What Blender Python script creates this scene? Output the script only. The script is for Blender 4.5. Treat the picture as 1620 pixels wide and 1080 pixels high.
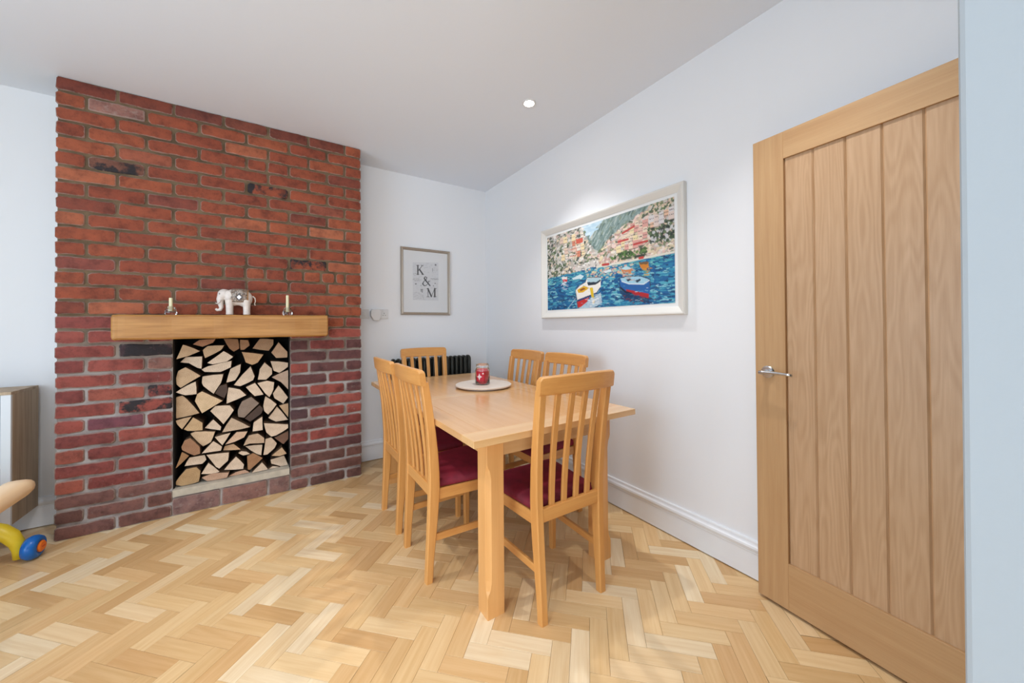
import bpy, bmesh, math, random
import numpy as np
from mathutils import Vector, Matrix

random.seed(7)
for o in list(bpy.data.objects):
    bpy.data.objects.remove(o, do_unlink=True)
S = bpy.context.scene
COL = S.collection

# ------------------------------------------------------------------ camera, world, lights, exposure
F, CY, YAW, PITCH, ROLL, HC = 570.70, 508.68, 0.577519, 0.008672, -0.006894, 1.1898
H = 2.61                                   # ceiling height
YC, XL, XR = 3.0775, -1.0396, 0.5646       # chimney breast front plane and its two sides
XW, YB = 1.8695, 3.374                     # right wall, back wall
XLEFT, YREAR = -2.35, -3.2

_f = Vector((math.sin(YAW) * math.cos(PITCH), math.cos(YAW) * math.cos(PITCH), math.sin(PITCH)))
_r0 = Vector((math.cos(YAW), -math.sin(YAW), 0))
_u0 = _r0.cross(_f)
_r = math.cos(ROLL) * _r0 + math.sin(ROLL) * _u0
_u = -math.sin(ROLL) * _r0 + math.cos(ROLL) * _u0
cam = bpy.data.cameras.new('camera')
camo = bpy.data.objects.new('camera', cam)
COL.objects.link(camo)
M = Matrix((_r, _u, -_f)).transposed().to_4x4()
M.translation = (0, 0, HC)
camo.matrix_world = M
cam.sensor_width = 36
cam.lens = F / 1620 * 36
cam.shift_y = -(540 - CY) / 1620
cam.clip_start = 0.02
S.camera = camo

def unproject(px, py, axis, val):
    """photograph pixel -> point on a plane of the room (used for measuring while modelling)"""
    d = _f + _r * ((px - 810) / F) + _u * ((CY - py) / F)
    o = Vector((0, 0, HC))
    return o + d * ((val - o[axis]) / d[axis])

def project(p):
    d = Vector(p) - Vector((0, 0, HC))
    z = d.dot(_f)
    if z < 0.05:
        return None
    return (810 + F * d.dot(_r) / z, CY - F * d.dot(_u) / z)

W = bpy.data.worlds.new('sky')
S.world = W
W.use_nodes = True
W.node_tree.nodes['Background'].inputs[0].default_value = (0.62, 0.78, 1.0, 1)
W.node_tree.nodes['Background'].inputs[1].default_value = 1.0

def area(name, loc, size, sizey, direction, energy, color):
    l = bpy.data.lights.new(name, 'AREA')
    l.shape = 'RECTANGLE'
    l.size, l.size_y = size, sizey
    l.energy, l.color = energy, color
    o = bpy.data.objects.new(name, l)
    COL.objects.link(o)
    o.location = loc
    o.rotation_euler = Vector(direction).to_track_quat('-Z', 'Z').to_euler()
    return o

# daylight through the two windows behind and beside the photographer
DAY_LEFT, DAY_REAR = 33, 42
SPOT_W = 34
area('daylight_left_window', (XLEFT + 0.03, 0.8, 1.10), 2.2, 2.1, (1, 0, 0), DAY_LEFT, (0.64, 0.82, 1.0))
area('daylight_rear_window', (-1.1, YREAR + 0.03, 1.4), 1.9, 1.6, (0, 1, 0), DAY_REAR, (0.78, 0.89, 1.0))

S.view_settings.view_transform = 'Standard'
S.view_settings.look = 'None'
S.view_settings.gamma = 1.0
S.view_settings.use_curve_mapping = False
S.view_settings.exposure = 0.66

# ------------------------------------------------------------------ helpers
def lin(c):
    return tuple(((v / 255) / 12.92 if v / 255 <= 0.04045 else ((v / 255 + 0.055) / 1.055) ** 2.4) for v in c)

def tag(o, label, cat=None, group=None, kind=None):
    if label: o['label'] = label
    if cat: o['category'] = cat
    if group: o['group'] = group
    if kind: o['kind'] = kind
    return o

def empty(name, loc=(0, 0, 0), rz=0):
    o = bpy.data.objects.new(name, None)
    COL.objects.link(o)
    o.location = loc
    o.rotation_euler = (0, 0, rz)
    o.empty_display_size = 0.05
    return o

def link(name, me, mat=None, parent=None, loc=None, smooth=False):
    o = bpy.data.objects.new(name, me)
    COL.objects.link(o)
    if mat is not None and len(me.materials) == 0:
        for m in (mat if isinstance(mat, (list, tuple)) else [mat]):
            me.materials.append(m)
    if parent is not None:
        o.parent = parent
    if loc is not None:
        o.location = loc
    if smooth:
        for p in me.polygons:
            p.use_smooth = True
    return o

def mesh(name, verts, faces):
    me = bpy.data.meshes.new(name)
    me.from_pydata([tuple(v) for v in verts], [], faces)
    me.update()
    return me

def bmesh_to(name, bm):
    bmesh.ops.recalc_face_normals(bm, faces=bm.faces)
    me = bpy.data.meshes.new(name)
    bm.to_mesh(me)
    bm.free()
    return me

def box_mesh(name, x0, x1, y0, y1, z0, z1, bevel=0.0, seg=2):
    bm = bmesh.new()
    bmesh.ops.create_cube(bm, size=1)
    for v in bm.verts:
        v.co = Vector((x0 + (v.co.x + .5) * (x1 - x0), y0 + (v.co.y + .5) * (y1 - y0), z0 + (v.co.z + .5) * (z1 - z0)))
    if bevel:
        bmesh.ops.bevel(bm, geom=list(bm.edges), offset=bevel, segments=seg, affect='EDGES', profile=0.5)
    return bmesh_to(name, bm)

def box(name, b, mat, parent=None, bevel=0.0, seg=2):
    return link(name, box_mesh(name, *b, bevel=bevel, seg=seg), mat, parent)

def loft_mesh(name, rings, closed_path=False, caps=True):
    n = len(rings[0])
    verts = [v for r in rings for v in r]
    faces = []
    m = len(rings)
    for i in range(m if closed_path else m - 1):
        a, b = i * n, ((i + 1) % m) * n
        for k in range(n):
            faces.append((a + k, a + (k + 1) % n, b + (k + 1) % n, b + k))
    if caps and not closed_path:
        faces.append(tuple(range(n - 1, -1, -1)))
        faces.append(tuple((m - 1) * n + k for k in range(n)))
    bm = bmesh.new()
    vs = [bm.verts.new(v) for v in verts]
    for f in faces:
        try:
            bm.faces.new([vs[i] for i in f])
        except ValueError:
            pass
    return bmesh_to(name, bm)

def cham(u0, u1, w0, w1, c):
    """chamfered rectangle outline in two coordinates"""
    return [(u0 + c, w0), (u1 - c, w0), (u1, w0 + c), (u1, w1 - c), (u1 - c, w1), (u0 + c, w1), (u0, w1 - c), (u0, w0 + c)]

def lathe_mesh(name, prof, seg=32, center=(0, 0, 0)):
    cx, cy, cz = center
    bm = bmesh.new()
    rings = []
    for r, z in prof:
        if r < 1e-6:
            rings.append([bm.verts.new((cx, cy, cz + z))])
        else:
            rings.append([bm.verts.new((cx + r * math.cos(2 * math.pi * k / seg), cy + r * math.sin(2 * math.pi * k / seg), cz + z)) for k in range(seg)])
    for a, b in zip(rings[:-1], rings[1:]):
        if len(a) == 1 and len(b) == 1:
            continue
        for k in range(seg):
            k2 = (k + 1) % seg
            if len(a) == 1:
                bm.faces.new((a[0], b[k], b[k2]))
            elif len(b) == 1:
                bm.faces.new((a[k], a[k2], b[0]))
            else:
                bm.faces.new((a[k], a[k2], b[k2], b[k]))
    return bmesh_to(name, bm)

def tube_mesh(name, pts, radii, seg=10, closed=False):
    pts = [Vector(p) for p in pts]
    if not isinstance(radii, (list, tuple)):
        radii = [radii] * len(pts)
    rings = []
    n = len(pts)
    up = None
    for i, p in enumerate(pts):
        a = pts[(i - 1) % n] if (closed or i > 0) else p
        b = pts[(i + 1) % n] if (closed or i < n - 1) else p
        t = (b - a).normalized()
        if up is None:
            up = Vector((0, 0, 1)) if abs(t.z) < 0.9 else Vector((1, 0, 0))
        s = t.cross(up)
        if s.length < 1e-4:
            s = t.cross(Vector((0, 1, 0)))
        s.normalize()
        w = s.cross(t).normalized()
        up = w
        rings.append([p + (s * math.cos(2 * math.pi * k / seg) + w * math.sin(2 * math.pi * k / seg)) * radii[i] for k in range(seg)])
    return loft_mesh(name, rings, closed_path=closed)

def prism_mesh(name, pts, d0, d1, axis='y', bevel=0.0):
    """outline (two coordinates) pushed through along an axis"""
    def P(u, v, d):
        return {'x': (d, u, v), 'y': (u, d, v), 'z': (u, v, d)}[axis]
    bm = bmesh.new()
    a = [bm.verts.new(P(u, v, d0)) for u, v in pts]
    b = [bm.verts.new(P(u, v, d1)) for u, v in pts]
    bm.faces.new(a)
    bm.faces.new(b[::-1])
    n = len(pts)
    for k in range(n):
        bm.faces.new((a[k], b[k], b[(k + 1) % n], a[(k + 1) % n]))
    if bevel:
        bmesh.ops.bevel(bm, geom=list(bm.edges), offset=bevel, segments=2, affect='EDGES', profile=0.5)
    return bmesh_to(name, bm)

def copy_tree(o, parent=None):
    c = o.copy()
    COL.objects.link(c)
    c.parent = parent
    for ch in list(o.children):
        copy_tree(ch, c)
    return c

# ------------------------------------------------------------------ materials
def new_mat(name):
    m = bpy.data.materials.new(name)
    m.use_nodes = True
    nt = m.node_tree
    return m, nt, nt.nodes['Principled BSDF']

def N(nt, kind, **kw):
    n = nt.nodes.new(kind)
    for k, v in kw.items():
        if k.startswith('i_'):
            n.inputs[k[2:].replace('_', ' ')].default_value = v
        else:
            setattr(n, k, v)
    return n

def ramp(nt, stops):
    n = nt.nodes.new('ShaderNodeValToRGB')
    e = n.color_ramp.elements
    while len(e) < len(stops):
        e.new(0.5)
    for el, (p, c) in zip(e, stops):
        el.position = p
        el.color = (*c, 1)
    return n

def mixc(nt, a, b, fac, blend='MIX'):
    n = nt.nodes.new('ShaderNodeMix')
    n.data_type = 'RGBA'
    n.blend_type = blend
    for sock, v in ((n.inputs[6], a), (n.inputs[7], b), (n.inputs[0], fac)):
        if hasattr(v, 'links') or isinstance(v, bpy.types.NodeSocket):
            nt.links.new(v, sock)
        elif isinstance(v, (int, float)):
            sock.default_value = v
        else:
            sock.default_value = (*v, 1) if len(v) == 3 else v
    return n.outputs[2]

def plain(name, rgb, rough=0.5, metal=0.0, bump=0.0, bscale=40, coat=0.0, var=0.0):
    m, nt, b = new_mat(name)
    b.inputs['Base Color'].default_value = (*lin(rgb), 1)
    b.inputs['Roughness'].default_value = rough
    b.inputs['Metallic'].default_value = metal
    if coat:
        b.inputs['Coat Weight'].default_value = coat
        b.inputs['Coat Roughness'].default_value = 0.15
    tc = N(nt, 'ShaderNodeTexCoord')
    nz = N(nt, 'ShaderNodeTexNoise', i_Scale=bscale, i_Detail=4.0)
    nt.links.new(tc.outputs['Object'], nz.inputs['Vector'])
    if var:
        c = lin(rgb)
        r = ramp(nt, [(0.3, tuple(v * (1 - var) for v in c)), (0.7, tuple(min(1, v * (1 + var)) for v in c))])
        nt.links.new(nz.outputs['Fac'], r.inputs[0])
        nt.links.new(r.outputs[0], b.inputs['Base Color'])
    if bump:
        bp = N(nt, 'ShaderNodeBump', i_Strength=bump, i_Distance=0.002)
        nt.links.new(nz.outputs['Fac'], bp.inputs['Height'])
        nt.links.new(bp.outputs[0], b.inputs['Normal'])
    return m

def wood(name, light, dark, axis='z', rough=0.4, scale=1.0, coat=0.0, contrast=1.0, cathedral=0.0, use_obj_color=False, coords='Object', attr=None, rings=34):
    """grain along an axis: stretched noise plus optional growth-ring arches; offset per object"""
    m, nt, b = new_mat(name)
    tc = N(nt, 'ShaderNodeTexCoord')
    oi = N(nt, 'ShaderNodeObjectInfo')
    off = N(nt, 'ShaderNodeVectorMath', operation='SCALE')
    cmb = N(nt, 'ShaderNodeCombineXYZ')
    for i in range(3):
        nt.links.new(oi.outputs['Random'], cmb.inputs[i])
    nt.links.new(cmb.outputs[0], off.inputs[0])
    off.inputs['Scale'].default_value = 19.7
    add = N(nt, 'ShaderNodeVectorMath', operation='ADD')
    nt.links.new(tc.outputs[coords], add.inputs[0])
    nt.links.new(off.outputs[0], add.inputs[1])
    mp = N(nt, 'ShaderNodeMapping')
    s = {'x': (1.2, 26, 26), 'y': (26, 1.2, 26), 'z': (26, 26, 1.2)}[axis]
    mp.inputs['Scale'].default_value = tuple(v * scale for v in s)
    nt.links.new(add.outputs[0], mp.inputs['Vector'])
    n1 = N(nt, 'ShaderNodeTexNoise', i_Scale=1.0, i_Detail=5.0, i_Roughness=0.65)
    nt.links.new(mp.outputs[0], n1.inputs['Vector'])
    mp2 = N(nt, 'ShaderNodeMapping')
    s2 = {'x': (3, 220, 220), 'y': (220, 3, 220), 'z': (220, 220, 3)}[axis]
    mp2.inputs['Scale'].default_value = tuple(v * scale for v in s2)
    nt.links.new(add.outputs[0], mp2.inputs['Vector'])
    n2 = N(nt, 'ShaderNodeTexNoise', i_Scale=1.0, i_Detail=3.0, i_Roughness=0.6)
    nt.links.new(mp2.outputs[0], n2.inputs['Vector'])
    fac = n1.outputs['Fac']
    if cathedral:
        mp3 = N(nt, 'ShaderNodeMapping')
        s3 = {'x': (0.9, 9, 9), 'y': (9, 0.9, 9), 'z': (9, 9, 0.9)}[axis]
        mp3.inputs['Scale'].default_value = tuple(v * scale for v in s3)
        nt.links.new(add.outputs[0], mp3.inputs['Vector'])
        n3 = N(nt, 'ShaderNodeTexNoise', i_Scale=0.7, i_Detail=1.0)
        nt.links.new(mp3.outputs[0], n3.inputs['Vector'])
        k = N(nt, 'ShaderNodeMath', operation='MULTIPLY')
        k.inputs[1].default_value = rings
        nt.links.new(n3.outputs['Fac'], k.inputs[0])
        sn = N(nt, 'ShaderNodeMath', operation='SINE')
        nt.links.new(k.outputs[0], sn.inputs[0])
        ma = N(nt, 'ShaderNodeMath', operation='MULTIPLY_ADD')
        ma.inputs[1].default_value = cathedral * 0.16
        nt.links.new(sn.outputs[0], ma.inputs[0])
        nt.links.new(fac, ma.inputs[2])
        fac = ma.outputs[0]
    ma2 = N(nt, 'ShaderNodeMath', operation='MULTIPLY_ADD')
    ma2.inputs[1].default_value = 0.35
    nt.links.new(n2.outputs['Fac'], ma2.inputs[0])
    sub = N(nt, 'ShaderNodeMath', operation='SUBTRACT')
    nt.links.new(fac, sub.inputs[0])
    sub.inputs[1].default_value = 0.175
    nt.links.new(sub.outputs[0], ma2.inputs[2])
    lo, hi = 0.5 - 0.28 / contrast, 0.5 + 0.28 / contrast
    r = ramp(nt, [(max(0, lo), lin(dark)), (min(1, hi), lin(light))])
    nt.links.new(ma2.outputs[0], r.inputs[0])
    col = r.outputs[0]
    if use_obj_color:
        col = mixc(nt, col, oi.outputs['Color'], 1.0, 'MULTIPLY')
    if attr:
        at = N(nt, 'ShaderNodeAttribute', attribute_name=attr)
        col = mixc(nt, col, at.outputs['Color'], 1.0, 'MULTIPLY')
    nt.links.new(col, b.inputs['Base Color'])
    b.inputs['Roughness'].default_value = rough
    if coat:
        b.inputs['Coat Weight'].default_value = coat
        b.inputs['Coat Roughness'].default_value = 0.2
    bp = N(nt, 'ShaderNodeBump', i_Strength=0.12, i_Distance=0.001)
    nt.links.new(ma2.outputs[0], bp.inputs['Height'])
    nt.links.new(bp.outputs[0], b.inputs['Normal'])
    return m

def glass_mat(name, tint=(1, 1, 1), rough=0.02):
    m, nt, b = new_mat(name)
    b.inputs['Base Color'].default_value = (*tint, 1)
    b.inputs['Transmission Weight'].default_value = 1.0
    b.inputs['Roughness'].default_value = rough
    b.inputs['IOR'].default_value = 1.45
    return m

def emit(name, rgb, strength):
    m, nt, b = new_mat(name)
    b.inputs['Base Color'].default_value = (*rgb, 1)
    b.inputs['Emission Color'].default_value = (*rgb, 1)
    b.inputs['Emission Strength'].default_value = strength
    return m

def attr_mat(name, attr='paint', rough=0.5, coat=0.0):
    m, nt, b = new_mat(name)
    at = N(nt, 'ShaderNodeAttribute', attribute_name=attr)
    nt.links.new(at.outputs['Color'], b.inputs['Base Color'])
    b.inputs['Roughness'].default_value = rough
    b.inputs['Coat Weight'].default_value = coat
    return m

PAINT = plain('wall_paint', (243, 243, 244), 0.65, bump=0.05, bscale=180)
CEIL = plain('ceiling_paint', (239, 243, 250), 0.8, bump=0.03, bscale=120)
GLOSSW = plain('skirting_gloss_white', (238, 239, 241), 0.3)
CHAIR_Z = wood('chair_beech_upright', (230, 170, 98), (208, 142, 74), 'z', 0.36, coat=0.25)
CHAIR_X = wood('chair_beech_crosswise', (230, 170, 98), (206, 140, 72), 'x', 0.36, coat=0.25)
CHAIR_Y = wood('chair_beech_lengthwise', (228, 168, 96), (204, 138, 72), 'y', 0.36, coat=0.25)
TAB_Y = wood('table_beech_lengthwise', (228, 180, 126), (212, 158, 100), 'y', 0.22, coat=0.5)
TAB_X = wood('table_beech_crosswise', (232, 190, 136), (218, 168, 110), 'x', 0.22, coat=0.5)
TAB_Z = wood('table_beech_upright', (238, 182, 116), (220, 158, 92), 'z', 0.34, coat=0.3)
OAK_Z = wood('door_oak_upright', (208, 170, 132), (186, 146, 106), 'z', 0.42, scale=2.6, cathedral=0.7, contrast=0.85, rings=70)
OAK_ZP = wood('door_oak_stile', (206, 166, 120), (186, 142, 96), 'z', 0.42, scale=1.3)
OAK_X = wood('door_oak_rail', (206, 166, 120), (186, 142, 96), 'x', 0.42, scale=1.2)
MANTEL = wood('mantel_oak', (200, 145, 78), (160, 105, 46), 'x', 0.5, scale=1.9, cathedral=0.6, contrast=1.2)
TVOAK = wood('cabinet_dark_oak', (208, 184, 154), (154, 128, 100), 'z', 0.55, contrast=1.2)
PALEWOOD = wood('armrest_beech', (232, 202, 162), (212, 176, 134), 'y', 0.4)
FLOOR_OBJ = wood('oak_parquet', (255, 255, 255), (238, 226, 210), 'x', 0.36, scale=2.6, contrast=0.95, cathedral=0.5, use_obj_color=True)
FLOOR_ATT = wood('oak_parquet_far', (255, 255, 255), (238, 226, 210), 'x', 0.36, scale=2.6, contrast=0.95, cathedral=0.5, coords='UV', attr='tint')
JOINT = plain('parquet_joint', (150, 114, 76), 0.8)
CHROME = plain('satin_chrome', (205, 208, 212), 0.22, metal=1.0)
WHITEP = plain('white_plastic', (228, 226, 224), 0.35)
RAD = plain('radiator_bronze_black', (52, 52, 46), 0.32, metal=0.55)
STONE = plain('pale_hearth_stone', (196, 186, 168), 0.8, bump=0.5, bscale=25, var=0.12)
SOOT = plain('sooty_firebox', (26, 22, 20), 0.95, bump=0.4)
DARK = plain('dark_gap', (20, 18, 18), 0.9)

# velvet seat
m, nt, b = new_mat('crimson_velvet')
tc = N(nt, 'ShaderNodeTexCoord'); nz = N(nt, 'ShaderNodeTexNoise', i_Scale=14.0, i_Detail=4.0)
nt.links.new(tc.outputs['Object'], nz.inputs['Vector'])
r = ramp(nt, [(0.3, lin((88, 8, 26))), (0.7, lin((128, 18, 42)))])
nt.links.new(nz.outputs['Fac'], r.inputs[0]); nt.links.new(r.outputs[0], b.inputs['Base Color'])
b.inputs['Roughness'].default_value = 0.75
b.inputs['Sheen Weight'].default_value = 0.5
b.inputs['Sheen Tint'].default_value = (*lin((190, 50, 80)), 1)
VELVET = m

# brick: colour of each brick from the object, lime smears near its arrises
m, nt, b = new_mat('old_red_brick')
tc = N(nt, 'ShaderNodeTexCoord'); oi = N(nt, 'ShaderNodeObjectInfo')
cmb = N(nt, 'ShaderNodeCombineXYZ')
for i in range(3): nt.links.new(oi.outputs['Random'], cmb.inputs[i])
sc = N(nt, 'ShaderNodeVectorMath', operation='SCALE'); sc.inputs['Scale'].default_value = 31.0
nt.links.new(cmb.outputs[0], sc.inputs[0])
ad = N(nt, 'ShaderNodeVectorMath', operation='ADD')
nt.links.new(tc.outputs['Object'], ad.inputs[0]); nt.links.new(sc.outputs[0], ad.inputs[1])
n1 = N(nt, 'ShaderNodeTexNoise', i_Scale=16.0, i_Detail=6.0, i_Roughness=0.65)
n2 = N(nt, 'ShaderNodeTexNoise', i_Scale=70.0, i_Detail=4.0, i_Roughness=0.7)
n3 = N(nt, 'ShaderNodeTexNoise', i_Scale=34.0, i_Detail=4.0, i_Roughness=0.7)
for n in (n1, n2, n3): nt.links.new(ad.outputs[0], n.inputs['Vector'])
r1 = ramp(nt, [(0.28, (0.50, 0.45, 0.46)), (0.52, (1.0, 1.0, 1.0)), (0.78, (1.30, 1.22, 1.14))])
nt.links.new(n1.outputs['Fac'], r1.inputs[0])
col = mixc(nt, oi.outputs['Color'], r1.outputs[0], 1.0, 'MULTIPLY')
r2 = ramp(nt, [(0.30, (0.62, 0.6, 0.6)), (0.45, (1.0, 1.0, 1.0))])
nt.links.new(n2.outputs['Fac'], r2.inputs[0])
col = mixc(nt, col, r2.outputs[0], 0.7, 'MULTIPLY')
at = N(nt, 'ShaderNodeAttribute', attribute_name='arris')
mu = N(nt, 'ShaderNodeMath', operation='MULTIPLY_ADD')      # arris + alpha-driven haze
nt.links.new(oi.outputs['Alpha'], mu.inputs[0]); mu.inputs[1].default_value = 0.30
mu2 = N(nt, 'ShaderNodeMath', operation='MULTIPLY'); mu2.inputs[1].default_value = 0.5
nt.links.new(at.outputs['Fac'], mu2.inputs[0]); nt.links.new(mu2.outputs[0], mu.inputs[2])
pw = N(nt, 'ShaderNodeMath', operation='ADD')
nt.links.new(mu.outputs[0], pw.inputs[0]); nt.links.new(n3.outputs['Fac'], pw.inputs[1])
r3 = ramp(nt, [(0.80, (0, 0, 0)), (1.0, (1, 1, 1))])
nt.links.new(pw.outputs[0], r3.inputs[0])
fm = N(nt, 'ShaderNodeMath', operation='MULTIPLY'); fm.inputs[1].default_value = 0.5
nt.links.new(r3.outputs[0], fm.inputs[0])
col = mixc(nt, col, lin((172, 158, 146)), fm.outputs[0])
nt.links.new(col, b.inputs['Base Color'])
b.inputs['Roughness'].default_value = 0.85
bp = N(nt, 'ShaderNodeBump', i_Strength=0.55, i_Distance=0.004)
nt.links.new(n2.outputs['Fac'], bp.inputs['Height']); nt.links.new(bp.outputs[0], b.inputs['Normal'])
BRICK = m
# the same brick with a burnt, blackened patch
BRICK_BURNT = m.copy(); BRICK_BURNT.name = 'burnt_brick'
nt = BRICK_BURNT.node_tree
b = nt.nodes['Principled BSDF']
old = b.inputs['Base Color'].links[0].from_socket
tc = [n for n in nt.nodes if n.type == 'TEX_COORD'][0]
nz = N(nt, 'ShaderNodeTexNoise', i_Scale=11.0, i_Detail=5.0, i_Roughness=0.7)
nt.links.new([n for n in nt.nodes if n.type == 'VECT_MATH' and n.operation == 'ADD'][0].outputs[0], nz.inputs['Vector'])
r = ramp(nt, [(0.46, (0, 0, 0)), (0.56, (1, 1, 1))])
nt.links.new(nz.outputs['Fac'], r.inputs[0])
nt.links.new(mixc(nt, old, lin((44, 38, 40)), r.outputs[0]), b.inputs['Base Color'])

# mortar: khaki pointing above, older pale lime pointing below the mantel
m, nt, b = new_mat('mortar')
tc = N(nt, 'ShaderNodeTexCoord')
n1 = N(nt, 'ShaderNodeTexNoise', i_Scale=9.0, i_Detail=6.0); n2 = N(nt, 'ShaderNodeTexNoise', i_Scale=120.0, i_Detail=3.0)
for n in (n1, n2): nt.links.new(tc.outputs['Object'], n.inputs['Vector'])
sx = N(nt, 'ShaderNodeSeparateXYZ'); nt.links.new(tc.outputs['Object'], sx.inputs[0])
mr = N(nt, 'ShaderNodeMapRange'); mr.inputs[1].default_value = 1.25; mr.inputs[2].default_value = 0.75
nt.links.new(sx.outputs['Z'], mr.inputs[0])
a = ramp(nt, [(0.35, lin((92, 74, 54))), (0.65, lin((128, 106, 80)))]); nt.links.new(n1.outputs['Fac'], a.inputs[0])
c = ramp(nt, [(0.35, lin((120, 106, 100))), (0.6, lin((176, 168, 164)))]); nt.links.new(n1.outputs['Fac'], c.inputs[0])
col = mixc(nt, a.outputs[0], c.outputs[0], mr.outputs[0])
nt.links.new(col, b.inputs['Base Color']); b.inputs['Roughness'].default_value = 0.95
bp = N(nt, 'ShaderNodeBump', i_Strength=0.6, i_Distance=0.003); nt.links.new(n2.outputs['Fac'], bp.inputs['Height'])
nt.links.new(bp.outputs[0], b.inputs['Normal'])
MORTAR = m

# split logs: sawn end and bark/split sides, tinted by the object
def log_mat(name, side):
    m, nt, b = new_mat(name)
    tc = N(nt, 'ShaderNodeTexCoord'); oi = N(nt, 'ShaderNodeObjectInfo')
    n1 = N(nt, 'ShaderNodeTexNoise', i_Scale=22.0, i_Detail=5.0, i_Roughness=0.6)
    n2 = N(nt, 'ShaderNodeTexNoise', i_Scale=150.0, i_Detail=3.0)
    nt.links.new(tc.outputs['Object'], n1.inputs['Vector']); nt.links.new(tc.outputs['Object'], n2.inputs['Vector'])
    if side:
        r = ramp(nt, [(0.3, lin((58, 42, 30))), (0.7, lin((122, 92, 64)))])
        nt.links.new(n1.outputs['Fac'], r.inputs[0])
        col = r.outputs[0]
    else:
        r = ramp(nt, [(0.25, (0.78, 0.74, 0.70)), (0.6, (1.0, 1.0, 1.0))])
        nt.links.new(n1.outputs['Fac'], r.inputs[0])
        col = mixc(nt, oi.outputs['Color'], r.outputs[0], 1.0, 'MULTIPLY')
        wv = N(nt, 'ShaderNodeTexWave', wave_type='RINGS', i_Scale=28.0, i_Distortion=3.0, i_Detail=2.0)
        wv.rings_direction = 'Y'
        nt.links.new(tc.outputs['Object'], wv.inputs['Vector'])
        r2 = ramp(nt, [(0.0, (0.90, 0.87, 0.83)), (0.5, (1, 1, 1))])
        nt.links.new(wv.outputs['Fac'], r2.inputs[0])
        col = mixc(nt, col, r2.outputs[0], 0.8, 'MULTIPLY')
    nt.links.new(col, b.inputs['Base Color'])
    b.inputs['Roughness'].default_value = 0.85
    bp = N(nt, 'ShaderNodeBump', i_Strength=0.4, i_Distance=0.003)
    nt.links.new(n2.outputs['Fac'], bp.inputs['Height']); nt.links.new(bp.outputs[0], b.inputs['Normal'])
    return m
LOG_END, LOG_SIDE = log_mat('sawn_log_end', False), log_mat('log_side', True)

# ------------------------------------------------------------------ the room
def wall_with_holes(name, axis, d0, d1, u0, u1, v0, v1, holes, mat):
    """solid wall slab in u/v (v is up), d is its thickness; holes are (u0,u1,v0,v1)"""
    us = sorted({u0, u1, *[h[0] for h in holes], *[h[1] for h in holes]})
    vs = sorted({v0, v1, *[h[2] for h in holes], *[h[3] for h in holes]})
    def solid(i, j):
        if not (0 <= i < len(us) - 1 and 0 <= j < len(vs) - 1):
            return False
        cu, cv = (us[i] + us[i + 1]) / 2, (vs[j] + vs[j + 1]) / 2
        return not any(h[0] < cu < h[1] and h[2] < cv < h[3] for h in holes)
    def P(u, v, d):
        return (d, u, v) if axis == 'x' else (u, d, v)
    bm = bmesh.new()
    def quad(*ps):
        bm.faces.new([bm.verts.new(p) for p in ps])
    for i in range(len(us) - 1):
        for j in range(len(vs) - 1):
            if not solid(i, j):
                continue
            a, b_, c_, d_ = us[i], us[i + 1], vs[j], vs[j + 1]
            quad(P(a, c_, d0), P(b_, c_, d0), P(b_, d_, d0), P(a, d_, d0))
            quad(P(a, c_, d1), P(b_, c_, d1), P(b_, d_, d1), P(a, d_, d1))
            if not solid(i - 1, j): quad(P(a, c_, d0), P(a, d_, d0), P(a, d_, d1), P(a, c_, d1))
            if not solid(i + 1, j): quad(P(b_, c_, d0), P(b_, d_, d0), P(b_, d_, d1), P(b_, c_, d1))
            if not solid(i, j - 1): quad(P(a, c_, d0), P(b_, c_, d0), P(b_, c_, d1), P(a, c_, d1))
            if not solid(i, j + 1): quad(P(a, d_, d0), P(b_, d_, d0), P(b_, d_, d1), P(a, d_, d1))
    bmesh.ops.remove_doubles(bm, verts=bm.verts, dist=1e-5)
    o = link(name, bmesh_to(name, bm), mat)
    return tag(o, None, kind='structure')

tag(box('ceiling', (XLEFT - .12, XW + .12, YREAR - .12, YB + .12, H, H + .1), CEIL), None, kind='structure')
tag(box('wall_back', (XLEFT - .12, XW + .12, YB, YB + .12, 0, H), PAINT), None, kind='structure')
tag(box('wall_right', (XW, XW + .12, YREAR - .12, YB, 0, H), PAINT), None, kind='structure')
LW = (-0.3, 1.9, 0.05, 2.15)
RW = (-2.05, -0.15, 0.6, 2.2)
wall_with_holes('wall_left', 'x', XLEFT - .12, XLEFT, YREAR - .12, YB, 0, H, [LW], PAINT)
wall_with_holes('wall_rear', 'y', YREAR - .12, YREAR, XLEFT, XW, 0, H, [RW], PAINT)
# partition between room and hall: its end stands right beside the photographer
NIB_X, NIB_Y = 0.47, 0.047
vs = []
for z in (0, H):
    ye = NIB_Y - 0.0017 * (z - HC) / 0.44
    vs += [(NIB_X, YREAR, z), (NIB_X + .12, YREAR, z), (NIB_X + .12, ye, z), (NIB_X, ye, z)]
bm = bmesh.new()
bv = [bm.verts.new(v) for v in vs]
for f in ((0, 1, 2, 3), (4, 5, 6, 7), (0, 1, 5, 4), (1, 2, 6, 5), (2, 3, 7, 6), (3, 0, 4, 7)):
    bm.faces.new([bv[i] for i in f])
bm.edges.ensure_lookup_table()
bmesh.ops.bevel(bm, geom=[e for e in bm.edges if abs(e.verts[0].co.z - e.verts[1].co.z) > 1], offset=0.004, segments=2, affect='EDGES', profile=0.5)
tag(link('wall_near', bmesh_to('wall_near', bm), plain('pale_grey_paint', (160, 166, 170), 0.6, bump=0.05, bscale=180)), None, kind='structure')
wall_with_holes('wall_hall', 'y', -.13, -.03, NIB_X + .12, XW, 0, H, [(0.95, 1.715, -0.001, 2.0)], PAINT)

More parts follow.
